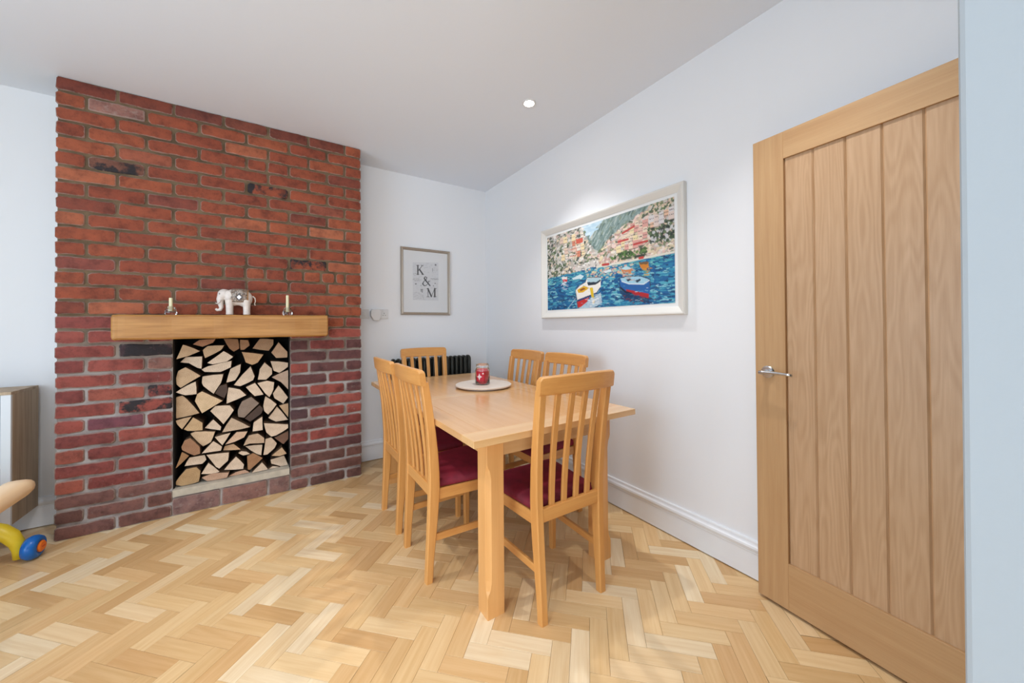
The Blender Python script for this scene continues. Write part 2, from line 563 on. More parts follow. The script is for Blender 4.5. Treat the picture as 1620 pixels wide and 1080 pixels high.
# windows (behind the photographer)
def window(name, axis, d, hole):
    root = empty(name)
    tag(root, None, kind='structure')
    u0, u1, v0, v1 = hole
    def bx(nm, a, b_, c_, e, d0, d1, mat, par=root):
        bb = (d0, d1, a, b_, c_, e) if axis == 'x' else (a, b_, d0, d1, c_, e)
        return box(nm, bb, mat, par)
    t = 0.06
    for nm, a, b_, c_, e in (('frame_side', u0, u0 + t, v0, v1), ('frame_side', u1 - t, u1, v0, v1), ('frame_rail', u0 + t, u1 - t, v0, v0 + t),
                             ('frame_rail', u0 + t, u1 - t, v1 - t, v1), ('mullion', (u0 + u1) / 2 - .03, (u0 + u1) / 2 + .03, v0 + t, v1 - t)):
        bx(nm, a, b_, c_, e, d - .09, d - .03, GLOSSW)
    bx('pane', u0 + t, (u0 + u1) / 2 - .03, v0 + t, v1 - t, d - .064, d - .06, PANE)
    bx('pane', (u0 + u1) / 2 + .03, u1 - t, v0 + t, v1 - t, d - .064, d - .06, PANE)
PANE = glass_mat('window_glass')
window('window_1', 'x', XLEFT, LW)
window('window_2', 'y', YREAR, RW)

# skirting boards with a torus moulding
def skirting(name, a, b_, normal):
    """a, b_ = end points on the wall line; profile sticks out along normal"""
    prof = [(0, 0.006), (0.018, 0.006), (0.018, 0.118), (0.0195, 0.124), (0.0185, 0.128), (0.0215, 0.134), (0.0245, 0.144), (0.0225, 0.153), (0.0165, 0.158), (0.0135, 0.163), (0.0125, 0.172), (0.010, 0.176), (0, 0.176)]
    rings = []
    for p in (a, b_):
        rings.append([(p[0] + normal[0] * d, p[1] + normal[1] * d, z) for d, z in prof])
    o = link(name, loft_mesh(name, rings), GLOSSW)
    return tag(o, None, kind='structure')
skirting('baseboard_right', (XW, 0.0, 0), (XW, YB - .0, 0), (-1, 0))
skirting('baseboard_back', (XR + .002, YB, 0), (XW - .026, YB, 0), (0, -1))
skirting('baseboard_left', (XLEFT, YB, 0), (XL - .002, YB, 0), (0, -1))

# ------------------------------------------------------------------ herringbone oak floor
floor = tag(box('floor', (XLEFT - .12, XW + .12, YREAR - .12, YB + .12, -.1, -.012), JOINT), 'pale oak herringbone parquet floor', kind='structure')
BW, BL = 0.0685, 0.238
FCOL = [(238, 206, 156), (234, 198, 146), (242, 214, 170), (228, 190, 138), (245, 224, 188), (220, 180, 128), (236, 202, 150), (232, 196, 144), (240, 210, 162)]
def clip_poly(poly, x0, x1, y0, y1):
    for ax, val, keep in ((0, x0, 1), (0, x1, -1), (1, y0, 1), (1, y1, -1)):
        out = []
        for i in range(len(poly)):
            a, b_ = poly[i], poly[(i + 1) % len(poly)]
            ia, ib = (a[ax] - val) * keep >= 0, (b_[ax] - val) * keep >= 0
            if ia: out.append(a)
            if ia != ib:
                t = (val - a[ax]) / (b_[ax] - a[ax])
                out.append((a[0] + t * (b_[0] - a[0]), a[1] + t * (b_[1] - a[1])))
        poly = out
        if not poly: break
    return poly
def parea(p):
    return abs(sum(p[i][0] * p[(i + 1) % len(p)][1] - p[(i + 1) % len(p)][0] * p[i][1] for i in range(len(p)))) / 2
g, bev, BT = 0.0004, 0.0007, 0.012
def block_mesh(l, w):
    rings = []
    for ins, z in ((g + bev, 0.0), (g, -bev), (g, -BT)):
        rings.append([(-l / 2 + ins, -w / 2 + ins, z), (l / 2 - ins, -w / 2 + ins, z), (l / 2 - ins, w / 2 - ins, z), (-l / 2 + ins, w / 2 - ins, z)])
    return loft_mesh('parquet_block', rings)
BLOCK = block_mesh(BL, BW)
BLOCK.materials.append(FLOOR_OBJ)
q = math.sqrt(0.5)
def uv2w(u, v):                                # u = (1,1)/sqrt2, v = (1,-1)/sqrt2
    return ((u + v) * q, (u - v) * q)
A0 = (0.132, 1.635)                            # centre of one block seen in the photograph
u0 = (A0[0] + A0[1]) * q - BL / 2
v0 = (A0[0] - A0[1]) * q - BW / 2
blocks = []
rng = random.Random(3)
for i in range(-60, 70):
    for j in range(-22, 24):
        bu, bv_ = u0 + i * BW + j * BL, v0 + i * BW - j * BL
        for kind in (0, 1):
            if kind == 0:
                r_ = (bu, bu + BL, bv_, bv_ + BW)
            else:
                r_ = (bu + BL, bu + BL + BW, bv_ + BW - BL, bv_ + BW)
            cx, cy = uv2w((r_[0] + r_[1]) / 2, (r_[2] + r_[3]) / 2)
            if not (XLEFT - .2 < cx < XW + .2 and YREAR - .2 < cy < YB + .2):
                continue
            corners = [uv2w(r_[0], r_[2]), uv2w(r_[1], r_[2]), uv2w(r_[1], r_[3]), uv2w(r_[0], r_[3])]
            poly = clip_poly(corners, XLEFT, XW, YREAR, YB)
            if len(poly) < 3 or parea(poly) < 2e-4:
                continue
            if cy > YC + .1 and XL + .1 < cx < XR - .1:
                continue
            blocks.append((kind, cx, cy, poly, len(poly) == 4 and abs(parea(poly) - BL * BW) < 1e-6))
def seen_area(bk):
    pr = [project((x, y, 0)) for x, y in bk[3]]
    if any(p is None for p in pr): return 0
    x_, y_ = sum(p[0] for p in pr) / len(pr), sum(p[1] for p in pr) / len(pr)
    if not (-15 < x_ < 1520 and 560 < y_ < 1095): return 0
    if bk[1] > 1.70 + 0.09 * (bk[2] - .0) and bk[2] < .74: return 0          # behind the open door
    return parea(pr)
order = sorted(range(len(blocks)), key=lambda k: -seen_area(blocks[k]))
single = set(order[:300])
jv, jf, jc, juv = [], [], [], []
for k, (kind, cx, cy, poly, full) in enumerate(blocks):
    c0 = rng.choice(FCOL)
    d = rng.uniform(-7, 7)
    rgb = lin(tuple(min(250, v + d) for v in c0))
    ang = math.pi / 4 if kind == 0 else -math.pi / 4
    flip = rng.choice((0, math.pi))
    if k in single:
        if full:
            me = BLOCK
        else:
            ca, sa = math.cos(-ang), math.sin(-ang)
            loc = [((x - cx) * ca - (y - cy) * sa, (x - cx) * sa + (y - cy) * ca) for x, y in poly]
            me = loft_mesh('parquet_block', [[(x, y, 0) for x, y in loc], [(x, y, -BT) for x, y in loc]])
            me.materials.append(FLOOR_OBJ)
            flip = 0
        o = bpy.data.objects.new('parquet_block', me)
        COL.objects.link(o)
        o.parent = floor
        o.location = (cx, cy, 0)
        o.rotation_euler = (0, 0, ang + flip)
        o.color = (*rgb, 1)
    else:
        n0 = len(jv)
        mx, my = sum(p[0] for p in poly) / len(poly), sum(p[1] for p in poly) / len(poly)
        ins = [(mx + (x - mx) * 0.994, my + (y - my) * 0.994) for x, y in poly]
        jv += [(x, y, 0) for x, y in ins]
        jf.append(tuple(range(n0, n0 + len(ins))))
        jc.append(rgb)
        ou, ov = rng.uniform(0, 50), rng.uniform(0, 50)
        ca, sa = math.cos(-ang), math.sin(-ang)
        juv.append([((x - cx) * ca - (y - cy) * sa + ou, (x - cx) * sa + (y - cy) * ca + ov) for x, y in ins])
me = mesh('parquet_blocks_rest', jv, jf)
me.uv_layers.new(name='UVMap')
me.color_attributes.new('tint', 'FLOAT_COLOR', 'CORNER')
uvl, att = me.uv_layers['UVMap'], me.color_attributes['tint']
li = 0
for f, c0, us in zip(jf, jc, juv):
    for u_ in us:
        uvl.data[li].uv = u_
        att.data[li].color = (*c0, 1)
        li += 1
for p in me.polygons:
    if p.normal.z < 0: p.flip()
tag(link('parquet_blocks', me, FLOOR_ATT, floor), None, kind='stuff')

# ------------------------------------------------------------------ downlights
LENS = emit('downlight_lens', (1.0, 0.93, 0.82), 30)
def downlight(x, y, label, watts):
    root = empty('ceiling_downlight', (x, y, H))
    tag(root, label, 'downlight', 'recessed ceiling downlights')
    link('bezel', lathe_mesh('bezel', [(0.030, 0.0), (0.030, -0.002), (0.034, -0.006), (0.040, -0.006), (0.0435, -0.003), (0.0435, 0.0)], 40), WHITEP, root, smooth=True)
    link('lens', lathe_mesh('lens', [(0.0, -0.003), (0.022, -0.003), (0.0305, -0.0015), (0.0305, 0.0)], 32), LENS, root)
    l = bpy.data.lights.new('downlight_lamp', 'SPOT')
    l.energy = watts
    l.color = (0.98, 0.975, 0.98)
    l.spot_size = math.radians(104)
    l.spot_blend = 1.0
    l.shadow_soft_size = 0.03
    lo = bpy.data.objects.new('downlight_lamp', l)
    COL.objects.link(lo)
    lo.parent = root
    lo.location = (0, 0, -0.035)
downlight(1.356, 1.862, 'small round recessed downlight glowing in the ceiling above the table', SPOT_W * 0.9)
downlight(-0.38, 1.80, 'round recessed downlight in the ceiling in front of the brick chimney breast', SPOT_W)
downlight(1.25, 0.56, 'round recessed downlight in the ceiling above the near chair, beside the door', SPOT_W * 0.82)
downlight(-0.38, 0.56, 'round recessed downlight in the ceiling left of the photographer', SPOT_W)
downlight(-0.38, -2.05, 'round recessed downlight in the ceiling near the rear window', SPOT_W)

# ------------------------------------------------------------------ brick chimney breast
ch = empty('chimney_breast', ((XL + XR) / 2, YC, 0))
tag(ch, 'red brick chimney breast with a square opening full of firewood', 'chimney breast')
PITCHZ, JOINTW = 0.0845, 0.013
OPX0, OPX1, OPTOP = -0.552, 0.079, H - 17 * PITCHZ + 0.006
BRD = 0.0085                                  # how far brick faces stand proud of the mortar
def rel(o):                                   # parts keep world coordinates under the root
    o.parent = ch
    o.matrix_parent_inverse = Matrix.Translation(-Vector(ch.location))
    return o
o = wall_with_holes('mortar', 'y', YC + BRD, YB - .001, XL + .007, XR - .007, 0, H - .001, [(OPX0, OPX1, 0.12, OPTOP)], MORTAR)
del o['kind']
rel(o)
rel(box('firebox_back', (OPX0 + .001, OPX1 - .001, YB - .02, YB - .002, .12, OPTOP), SOOT))
for xa, xb in ((OPX0 + .0005, OPX0 + .006), (OPX1 - .006, OPX1 - .0005)):
    rel(box('firebox_cheek', (xa, xb, YC + .02, YB - .02, .165, OPTOP), SOOT))

def brick_mesh(w, h, seed, depth=0.1, jit=1.25, mat=None):
    r = random.Random(seed)
    c = min(0.010, h * .18) * r.uniform(0.6, 1.3)
    base = []
    x0, x1, z0, z1 = -w / 2, w / 2, -h / 2, h / 2
    def j(a): return r.uniform(-a, a) * jit
    nseg = 4 if w > 0.15 else 2
    base.append((x0 + c, z0 + j(.002)))
    for k in range(1, nseg): base.append((x0 + w * k / nseg, z0 + j(.0028)))
    base += [(x1 - c, z0 + j(.002)), (x1 + j(.0015), z0 + c), (x1 + j(.0015), z1 - c), (x1 - c, z1 + j(.002))]
    for k in range(nseg - 1, 0, -1): base.append((x0 + w * k / nseg, z1 + j(.0028)))
    base += [(x0 + c, z1 + j(.002)), (x0 + j(.0015), z1 - c), (x0 + j(.0015), z0 + c)]
    def inset(d):
        return [(x * (1 - 2 * d / w), z * (1 - 2 * d / h)) for x, z in base]
    tilt, tiltz = j(.02), j(.03)
    rings = [[(x, 0 + x * tilt * .5 + z * tiltz, z) for x, z in inset(.0075)],
             [(x, .0016 + x * tilt * .5 + z * tiltz, z) for x, z in inset(.003)],
             [(x, .006, z) for x, z in base], [(x, depth, z) for x, z in base]]
    me = loft_mesh('brick', rings)
    at = me.attributes.new('arris', 'FLOAT', 'POINT')
    n = len(base)
    for k in range(len(me.vertices)):
        at.data[k].value = (0.0, 0.75, 1.0, 0.8)[min(3, k // n)]
    for p in me.polygons: p.use_smooth = True
    me.materials.append(mat or BRICK)
    return me
bh = PITCHZ - JOINTW
PX = (XR - XL + JOINTW) / 6.5
FULLW, HALFW = PX - JOINTW, PX / 2 - JOINTW
FULLM = [brick_mesh(FULLW, bh, 100 + k) for k in range(14)]
HALFM = [brick_mesh(HALFW, bh, 200 + k) for k in range(8)]
brng = random.Random(11)
UP = [(152, 77, 51), (147, 73, 49), (157, 81, 53), (143, 70, 48), (160, 84, 55), (139, 68, 47), (150, 75, 50)]
LO = [(147, 73, 62), (141, 69, 60), (135, 67, 60), (152, 78, 67), (128, 63, 57), (144, 71, 61)]
def put_brick(row, xa, xb, zc, h=None, rgb=None, haze=None, me=None, k=0):
    w = xb - xa
    if (row, k) in burnt:
        me = brick_mesh(w, h or bh, brng.randint(0, 9999), mat=BRICK_BURNT)
    if me is None:
        if h is None and abs(w - FULLW) < 1e-4: me = brng.choice(FULLM)
        elif h is None and abs(w - HALFW) < 1e-4: me = brng.choice(HALFM)
        else: me = brick_mesh(w, h or bh, brng.randint(0, 9999))
    o = bpy.data.objects.new('brick', me)
    COL.objects.link(o)
    o.location = ((xa + xb) / 2, YC + brng.uniform(-.0015, .002), zc)
    rz = brng.choice((0, math.pi)) if me in FULLM or me in HALFM else 0
    o.rotation_euler = (0, rz + brng.uniform(-.006, .006), 0)
    if rgb is None:
        low = row >= 17
        pal = LO if (low and brng.random() < .96) else UP
        rgb = brng.choice(pal)
        t = brng.random()
        if t < .05: rgb = (168, 94, 64) if not low else (156, 84, 68)
        elif t < .09: rgb = (130, 66, 50)
        if low and xa > 0:                                        # right pier was once blackened by the fire
            t = brng.random()
            if row >= 18 and t < .30: rgb = (100, 62, 60)
            elif row >= 22 and t < .5: rgb = (84, 58, 60)
        if row >= 29: rgb = brng.choice([(116, 76, 66), (104, 70, 62), (124, 84, 76)])
    if haze is None:
        haze = brng.uniform(0.0, .35) if row < 17 else brng.uniform(.25, .75)
    o.color = (*lin(rgb), haze)
    rel(o)
burnt = {(6, 1), (6, 4), (12, 5), (19, 1), (22, 2), (24, 3), (25, 2), (27, 2), (26, 3), (23, 1)}
special = {(2, 1): ((150, 104, 92), 1.0), (6, 1): ((120, 76, 60), .5), (5, 1): ((158, 86, 62), .1), (9, 5): ((178, 104, 72), .2), (7, 5): ((148, 80, 60), .2),
           (13, 0): ((134, 70, 58), .5), (8, 2): ((132, 68, 54), .4), (19, 1): ((80, 58, 62), .6), (20, 2): ((140, 96, 84), .8), (24, 1): ((116, 66, 74), .6),
           (1, 0): ((120, 58, 44), .1), (1, 1): ((124, 62, 46), .1), (1, 2): ((118, 62, 50), .1), (1, 3): ((124, 66, 50), .2), (1, 4): ((118, 60, 46), .1), (1, 5): ((124, 64, 48), .1)}  # top course darker: weaker lamplight under the ceiling painted into the brick colour
for row in range(1, 32):
    zt = H - (row - 1) * PITCHZ - .002
    zb = max(0.001, zt - bh)
    h = None if zb > .0015 else zt - zb
    zc = (zt + zb) / 2
    x = XL
    k = 0
    segs = []
    if row == 13:
        widths = [FULLW] * 3 + [0.105, 0.1, 0.106, 0.1, 0.104, 0.085, 0.056]
        tot = sum(widths) + JOINTW * len(widths)
        widths.append(XR - XL - tot)
    elif row == 4:
        widths = [HALFW] + [FULLW] * 3 + [0.105, 0.1186] + [FULLW] * 2
    elif row % 2 == 1:
        widths = [FULLW] * 6 + [HALFW]
    else:
        widths = [HALFW] + [FULLW] * 6
    for w in widths:
        if w < .02:
            continue
        segs.append((x, min(x + w, XR)))
        x += w + JOINTW
    for (xa, xb) in segs:
        if row >= 18:
            if xb > OPX0 + .012 and xa < OPX1 - .012:
                if xa < OPX0 - .05 and xb > OPX0: xb = OPX0 - .001
                elif xb > OPX1 + .05 and xa < OPX1: xa = OPX1 + .001
                else:
                    k += 1
                    continue
        rgb, hz = special.get((row, k), (None, None))
        put_brick(row, xa, xb, zc, h, rgb, hz, k=k)
        k += 1
# sooted patches: the burnt bricks of the photograph
# blocks under the hearth slab
for xa, xb in ((OPX0 - .002, -0.318), (-0.308, -0.06), (-0.05, OPX1 - .004)):
    me = brick_mesh(xb - xa, .112, brng.randint(0, 999))
    o = bpy.data.objects.new('hearth_block', me); COL.objects.link(o)
    o.location = ((xa + xb) / 2, YC + .001, .058); o.color = (*lin(brng.choice([(142, 102, 92), (134, 100, 92), (138, 104, 98)])), .8)
    rel(o)
bm = bmesh.new()
bmesh.ops.create_grid(bm, x_segments=14, y_segments=6, size=1)
hx0, hx1, hy0, hy1 = OPX0 + .002, OPX1 - .004, YC - .012, YB - .03
for v in bm.verts:
    v.co = Vector((hx0 + (v.co.x + 1) / 2 * (hx1 - hx0), hy0 + (v.co.y + 1) / 2 * (hy1 - hy0), .166 + random.uniform(-.0015, .0015)))
ret = bmesh.ops.extrude_face_region(bm, geom=list(bm.faces))
for v in [e for e in ret['geom'] if isinstance(e, bmesh.types.BMVert)]:
    v.co.z = .122
    if v.co.y < hy0 + .001: v.co.y += .004
o = link('hearth_slab', bmesh_to('hearth_slab', bm), STONE)
tag(o, 'pale grey stone slab under the firewood')
rel(o)

# oak mantel beam
YM0, YM1 = YC - .165, YC - .003
mx0, mx1, mz0, mz1 = -0.782, 0.312, 1.118, 1.262
rings = []
mr_ = random.Random(5)
ML = mx1 - mx0
stations = [0, .004, .010, .018, .03] + [.06 + (ML - .12) * k / 20 for k in range(21)] + [ML - .03, ML - .018, ML - .010, ML - .004, ML]
for xs_ in stations:
    t = xs_ / ML
    x = mx0 + xs_
    e = min(xs_, ML - xs_)
    ins = .014 * (1 - math.sqrt(max(0, 1 - (1 - min(1, e / .016)) ** 2)))
    jz, jy = mr_.uniform(-.0012, .0012), mr_.uniform(-.0015, .0015)
    top = mz1 + .006 * t
    rings.append([(x, y, z) for y, z in cham(YM0 + ins + jy, YM1, mz0 + ins * .8 + jz, top - ins * .8 + jz, .010)])
beam = link('mantel_beam', loft_mesh('mantel_beam', rings), MANTEL, smooth=False)
tag(beam, 'thick golden oak beam mantel shelf above the firewood opening', 'mantel')

# ------------------------------------------------------------------ firewood: outlines measured on the photograph, each a 20 cm split log
PALE, TAN, BROWN, GREY, DARKB, RED = (228, 203, 176), (208, 175, 138), (164, 122, 88), (148, 128, 112), (84, 66, 56), (182, 130, 96)
LOGS = [
 ([(210, 95), (250, 68), (350, 62), (335, 85), (270, 110)], RED), ([(115, 185), (155, 95), (175, 100), (260, 135), (190, 165)], TAN),
 ([(270, 130), (300, 105), (405, 100), (385, 130), (285, 180)], TAN), ([(295, 210), (400, 135), (460, 170), (420, 200), (330, 218)], PALE),
 ([(130, 205), (165, 172), (270, 168), (265, 245), (240, 240), (185, 210)], PALE), ([(400, 60), (488, 62), (496, 120), (462, 140), (435, 120)], BROWN),
 ([(500, 65), (550, 68), (560, 100), (525, 128), (503, 128)], BROWN), ([(575, 120), (620, 60), (705, 65), (705, 95), (675, 135)], (176, 142, 110)),
 ([(690, 145), (735, 80), (790, 140), (790, 175), (720, 178)], (204, 168, 136)), ([(510, 140), (645, 155), (610, 205), (575, 220), (535, 205)], (206, 166, 126)),
 ([(260, 250), (300, 230), (450, 195), (445, 235), (380, 265), (280, 265)], PALE), ([(685, 195), (810, 205), (800, 230), (740, 268), (705, 255)], PALE),
 ([(105, 300), (125, 255), (170, 232), (265, 285), (140, 360), (115, 340)], TAN), ([(415, 330), (440, 245), (505, 215), (500, 265), (470, 315)], PALE),
 ([(460, 345), (565, 228), (590, 290), (580, 315), (500, 352)], PALE), ([(608, 310), (620, 245), (650, 203), (695, 240), (697, 275), (660, 310)], PALE),
 ([(265, 330), (270, 290), (400, 275), (385, 330), (340, 398), (275, 350)], PALE), ([(110, 385), (185, 340), (235, 318), (240, 395), (170, 403)], PALE),
 ([(692, 295), (810, 248), (812, 300), (795, 370), (750, 325)], (196, 170, 148)), ([(347, 395), (375, 348), (418, 338), (424, 380), (405, 425)], DARKB),
 ([(415, 460), (428, 358), (500, 370), (540, 405)], PALE), ([(535, 355), (592, 328), (645, 400), (590, 410)], PALE),
 ([(605, 330), (665, 315), (710, 325), (705, 370), (680, 418), (650, 390)], PALE), ([(700, 395), (735, 345), (805, 420), (765, 460), (710, 425)], PALE),
 ([(85, 500), (90, 440), (110, 415), (150, 405), (180, 430), (255, 515), (95, 550)], TAN), ([(225, 440), (240, 395), (270, 378), (400, 435), (270, 515)], (222, 190, 150)),
 ([(318, 500), (350, 468), (440, 465), (465, 495), (400, 582), (370, 550)], PALE), ([(485, 500), (510, 445), (570, 415), (618, 455), (525, 545), (488, 540)], GREY),
 ([(528, 550), (620, 468), (642, 490), (630, 520), (560, 570)], DARKB), ([(642, 470), (655, 408), (725, 458), (672, 522), (648, 500)], PALE),
 ([(672, 545), (725, 473), (800, 555), (720, 568)], PALE), ([(738, 468), (813, 452), (812, 535), (802, 540)], (206, 172, 136)),
 ([(105, 557), (208, 532), (150, 610), (120, 580)], TAN), ([(157, 612), (215, 538), (273, 572), (273, 618), (180, 622)], (212, 178, 136)),
 ([(280, 610), (335, 555), (385, 600), (380, 622)], PALE), ([(392, 627), (450, 537), (565, 595), (440, 620)], (204, 178, 150)),
 ([(577, 625), (583, 570), (637, 533), (640, 615)], PALE), ([(645, 572), (800, 578), (807, 600), (720, 648), (690, 655), (660, 630)], PALE),
 ([(195, 640), (225, 627), (350, 625), (325, 690), (275, 718), (215, 665)], (216, 184, 148)), ([(348, 655), (445, 630), (395, 706)], PALE),
 ([(408, 706), (480, 627), (548, 622), (526, 660), (468, 688)], (220, 184, 154)), ([(520, 713), (554, 648), (610, 635), (650, 662), (650, 692), (560, 698)], (208, 178, 148)),
 ([(710, 660), (808, 618), (808, 665), (765, 700)], (124, 92, 74)), ([(145, 715), (165, 675), (200, 660), (260, 715), (262, 755), (225, 768), (150, 735)], (168, 124, 92)),
 ([(268, 755), (340, 680), (393, 715), (385, 740)], PALE), ([(395, 745), (405, 718), (460, 705), (505, 740)], (206, 168, 130)),
 ([(530, 720), (638, 707), (630, 773), (600, 765)], PALE), ([(642, 770), (655, 670), (690, 660), (726, 698), (712, 728), (668, 766)], PALE),
 ([(490, 757), (508, 744), (540, 746), (562, 760), (520, 771)], PALE), ([(692, 772), (756, 718), (785, 755), (742, 772)], (206, 172, 136)),
 ([(110, 845), (150, 745), (193, 770), (120, 840)], (170, 128, 88)), ([(160, 838), (190, 785), (285, 770), (295, 800), (270, 825)], PALE),
 ([(295, 765), (435, 750), (430, 800), (375, 850), (355, 840)], PALE), ([(400, 862), (475, 780), (525, 830), (520, 858)], PALE),
 ([(547, 858), (543, 775), (580, 757), (640, 790), (560, 862)], (180, 134, 96)), ([(570, 880), (635, 812), (672, 855), (660, 875), (600, 885)], PALE),
 ([(685, 800), (770, 775), (805, 850), (750, 845), (690, 825)], PALE), ([(265, 880), (310, 812), (378, 868), (350, 878)], PALE),
 ([(100, 930), (140, 888), (175, 850), (238, 838), (263, 860), (252, 928), (200, 966), (145, 970), (108, 948)], (188, 152, 108)),
 ([(265, 905), (330, 877), (438, 868), (425, 900), (370, 935), (300, 938)], (198, 158, 130)), ([(425, 926), (475, 875), (530, 862), (560, 890), (520, 910)], (214, 170, 140)),
 ([(674, 875), (700, 838), (745, 860), (735, 870)], PALE)]
YLOG = YC + .045
lrng = random.Random(21)
logs = []
for poly, rgb in LOGS:
    w = [unproject(250 + x / 3.857, 520 + y / 3.857, 1, YLOG) for x, y in poly]
    pts = [(min(max(p.x, OPX0 + .010), OPX1 - .010), min(max(p.z, .1695), OPTOP - .004)) for p in w]
    cx, cz = sum(p[0] for p in pts) / len(pts), sum(p[1] for p in pts) / len(pts)
    logs.append((cx, cz, pts, rgb, poly))
ORD = ['first', 'second', 'third', 'fourth', 'fifth', 'sixth', 'seventh', 'eighth', 'ninth', 'tenth', 'eleventh']
zs = [l[1] for l in logs]
zlo, zhi = min(zs) - .001, max(zs) + .001
NROW = 10
rows = {}
for k, l in enumerate(logs):
    rows.setdefault(int((l[1] - zlo) / (zhi - zlo) * NROW), []).append(k)
where = {}
for rr, ks in rows.items():
    for pos, k in enumerate(sorted(ks, key=lambda k: logs[k][0])):
        where[k] = (rr, pos, len(ks))
for k, (cx, cz, pts, rgb, poly) in enumerate(logs):
    n = len(pts)
    # rough outline: midpoints pushed a little so edges look split, not cut
    out = []
    for i in range(n):
        a, b_ = pts[i], pts[(i + 1) % n]
        out.append(a)
        mx_, mz_ = (a[0] + b_[0]) / 2, (a[1] + b_[1]) / 2
        ex, ez = b_[0] - a[0], b_[1] - a[1]
        s = lrng.uniform(-.022, .03)
        nx, nz_ = ez * s, -ex * s
        if (mx_ + nx - cx) ** 2 + (mz_ + nz_ - cz) ** 2 < (mx_ - cx) ** 2 + (mz_ - cz) ** 2 and s > .01:
            nx, nz_ = -nx, -nz_
        out.append((mx_ + nx, mz_ + nz_))
    y0 = YLOG + lrng.uniform(-.022, .018)
    sc_ = 0.992
    def R(s, y, ty=0):
        return [((x - cx) * s, y + (x - cx) * ty, (z - cz) * s) for x, z in out]
    ty = lrng.uniform(-.12, .12)
    rings = [R(sc_ - .022, 0, ty), R(sc_, .003, ty), R(sc_, .06), R(sc_ * .97, .19)]
    me = loft_mesh('split_log', rings)
    me.materials.append(LOG_END); me.materials.append(LOG_SIDE)
    for p in me.polygons:
        p.material_index = 0 if p.normal.y < -.75 and p.center.y < .02 else 1
    o = link('split_log', me, None, None, (cx, y0, cz))
    d = lrng.uniform(-8, 6)
    o.color = (*lin(tuple(min(240, v + d) for v in rgb)), 1)
    lum = sum(rgb) / 3
    tone = 'dark bark-sided' if lum < 90 else 'grey weathered' if rgb == GREY else 'brown' if lum < 146 else 'tan' if lum < 178 else 'pale cream'
    shp = 'wedge-shaped' if len(poly) <= 4 else 'rounded' if len(poly) >= 7 else 'blocky' if len(poly) == 6 else 'angular'
    rr, pos, cnt = where[k]
    rowname = 'bottom row' if rr == 0 else 'top row' if rr == NROW - 1 else ORD[rr] + ' row up'
    posname = 'leftmost' if pos == 0 else 'rightmost' if pos == cnt - 1 else ORD[pos] + ' from left'
    tag(o, f'{tone} {shp} split log, {posname} in the {rowname} of the firewood', 'log', 'split logs stacked in the fireplace')

# ------------------------------------------------------------------ on the mantel
GLASS = glass_mat('clear_glass')
WAXC = plain('ivory_wax', (240, 232, 190), 0.5)
MZ = 1.268
def candle_holder(x, y, s, top, label):
    z0 = MZ - .002 + .006 * (x - mx0) / (mx1 - mx0) - .002
    root = empty('candle_holder', (x, y, z0))
    tag(root, label, 'candle holder', 'glass candle holders on the mantel')
    hg = .052 * s
    prof = [(0, 0), (.024 * s, 0), (.029 * s, .006), (.030 * s, .014), (.026 * s, .034), (.0185 * s, hg), (.0165 * s, hg), (.015 * s, .040), (.011 * s, .0205), (0, .020)]
    link('glass_cup', lathe_mesh('glass_cup', prof, 8), GLASS, root)
    r_ = .0095 * s
    link('candle', lathe_mesh('candle', [(0, .0205), (r_, .0205), (r_ * .92, top - .003), (r_ * .8, top), (0, top)], 20), WAXC, root, smooth=False)
    link('wick', tube_mesh('wick', [(0, 0, top - .001), (.001, 0, top + .004)], .0012, 6), DARK, root)
candle_holder(-0.545, YC - .085, .98, .104, 'clear glass candle holder with a short ivory candle, left end of mantel')
candle_holder(0.062, YC - .085, 1.0, .140, 'clear glass candle holder with a tall thin ivory candle, right of the elephant')

# elephant figurine, facing left
m, nt, b = new_mat('mosaic_ivory')
tc = N(nt, 'ShaderNodeTexCoord')
v1 = N(nt, 'ShaderNodeTexVoronoi', i_Scale=120.0); v1.feature = 'DISTANCE_TO_EDGE'
nt.links.new(tc.outputs['Object'], v1.inputs['Vector'])
n1 = N(nt, 'ShaderNodeTexNoise', i_Scale=45.0, i_Detail=3.0); nt.links.new(tc.outputs['Object'], n1.inputs['Vector'])
r1 = ramp(nt, [(0.03, lin((84, 74, 70))), (0.16, lin((206, 196, 186)))]); nt.links.new(v1.outputs['Distance'], r1.inputs[0])
r2 = ramp(nt, [(0.4, lin((196, 166, 140))), (0.6, lin((232, 226, 220)))]); nt.links.new(n1.outputs['Fac'], r2.inputs[0])
nt.links.new(mixc(nt, r2.outputs[0], r1.outputs[0], 0.9, 'MULTIPLY'), b.inputs['Base Color']); b.inputs['Roughness'].default_value = 0.4
EL_MOSAIC = m
EL_PLAIN = plain('ivory_resin', (226, 214, 204), 0.4, bump=0.2, bscale=60, var=0.08)
EL_DARK = plain('charcoal_inlay', (74, 70, 72), 0.4)
EL_SILVER = plain('mirror_inlay', (190, 190, 196), 0.2, metal=0.6)
EL_GOLD = plain('gilt_edge', (176, 128, 82), 0.4)
EX, EY, EZ = -0.225, YC - .085, 1.268 - .002
root = empty('elephant_figurine', (EX, EY, EZ))
tag(root, 'ivory elephant figurine with mosaic saddle cloth standing on the mantel', 'figurine')
def ellipsoid(bm, c, r, rot=None):
    M_ = Matrix.Translation(c) @ (rot.to_4x4() if rot else Matrix.Identity(4)) @ Matrix.Diagonal((*r, 1))
    bmesh.ops.create_uvsphere(bm, u_segments=20, v_segments=14, radius=1, matrix=M_)
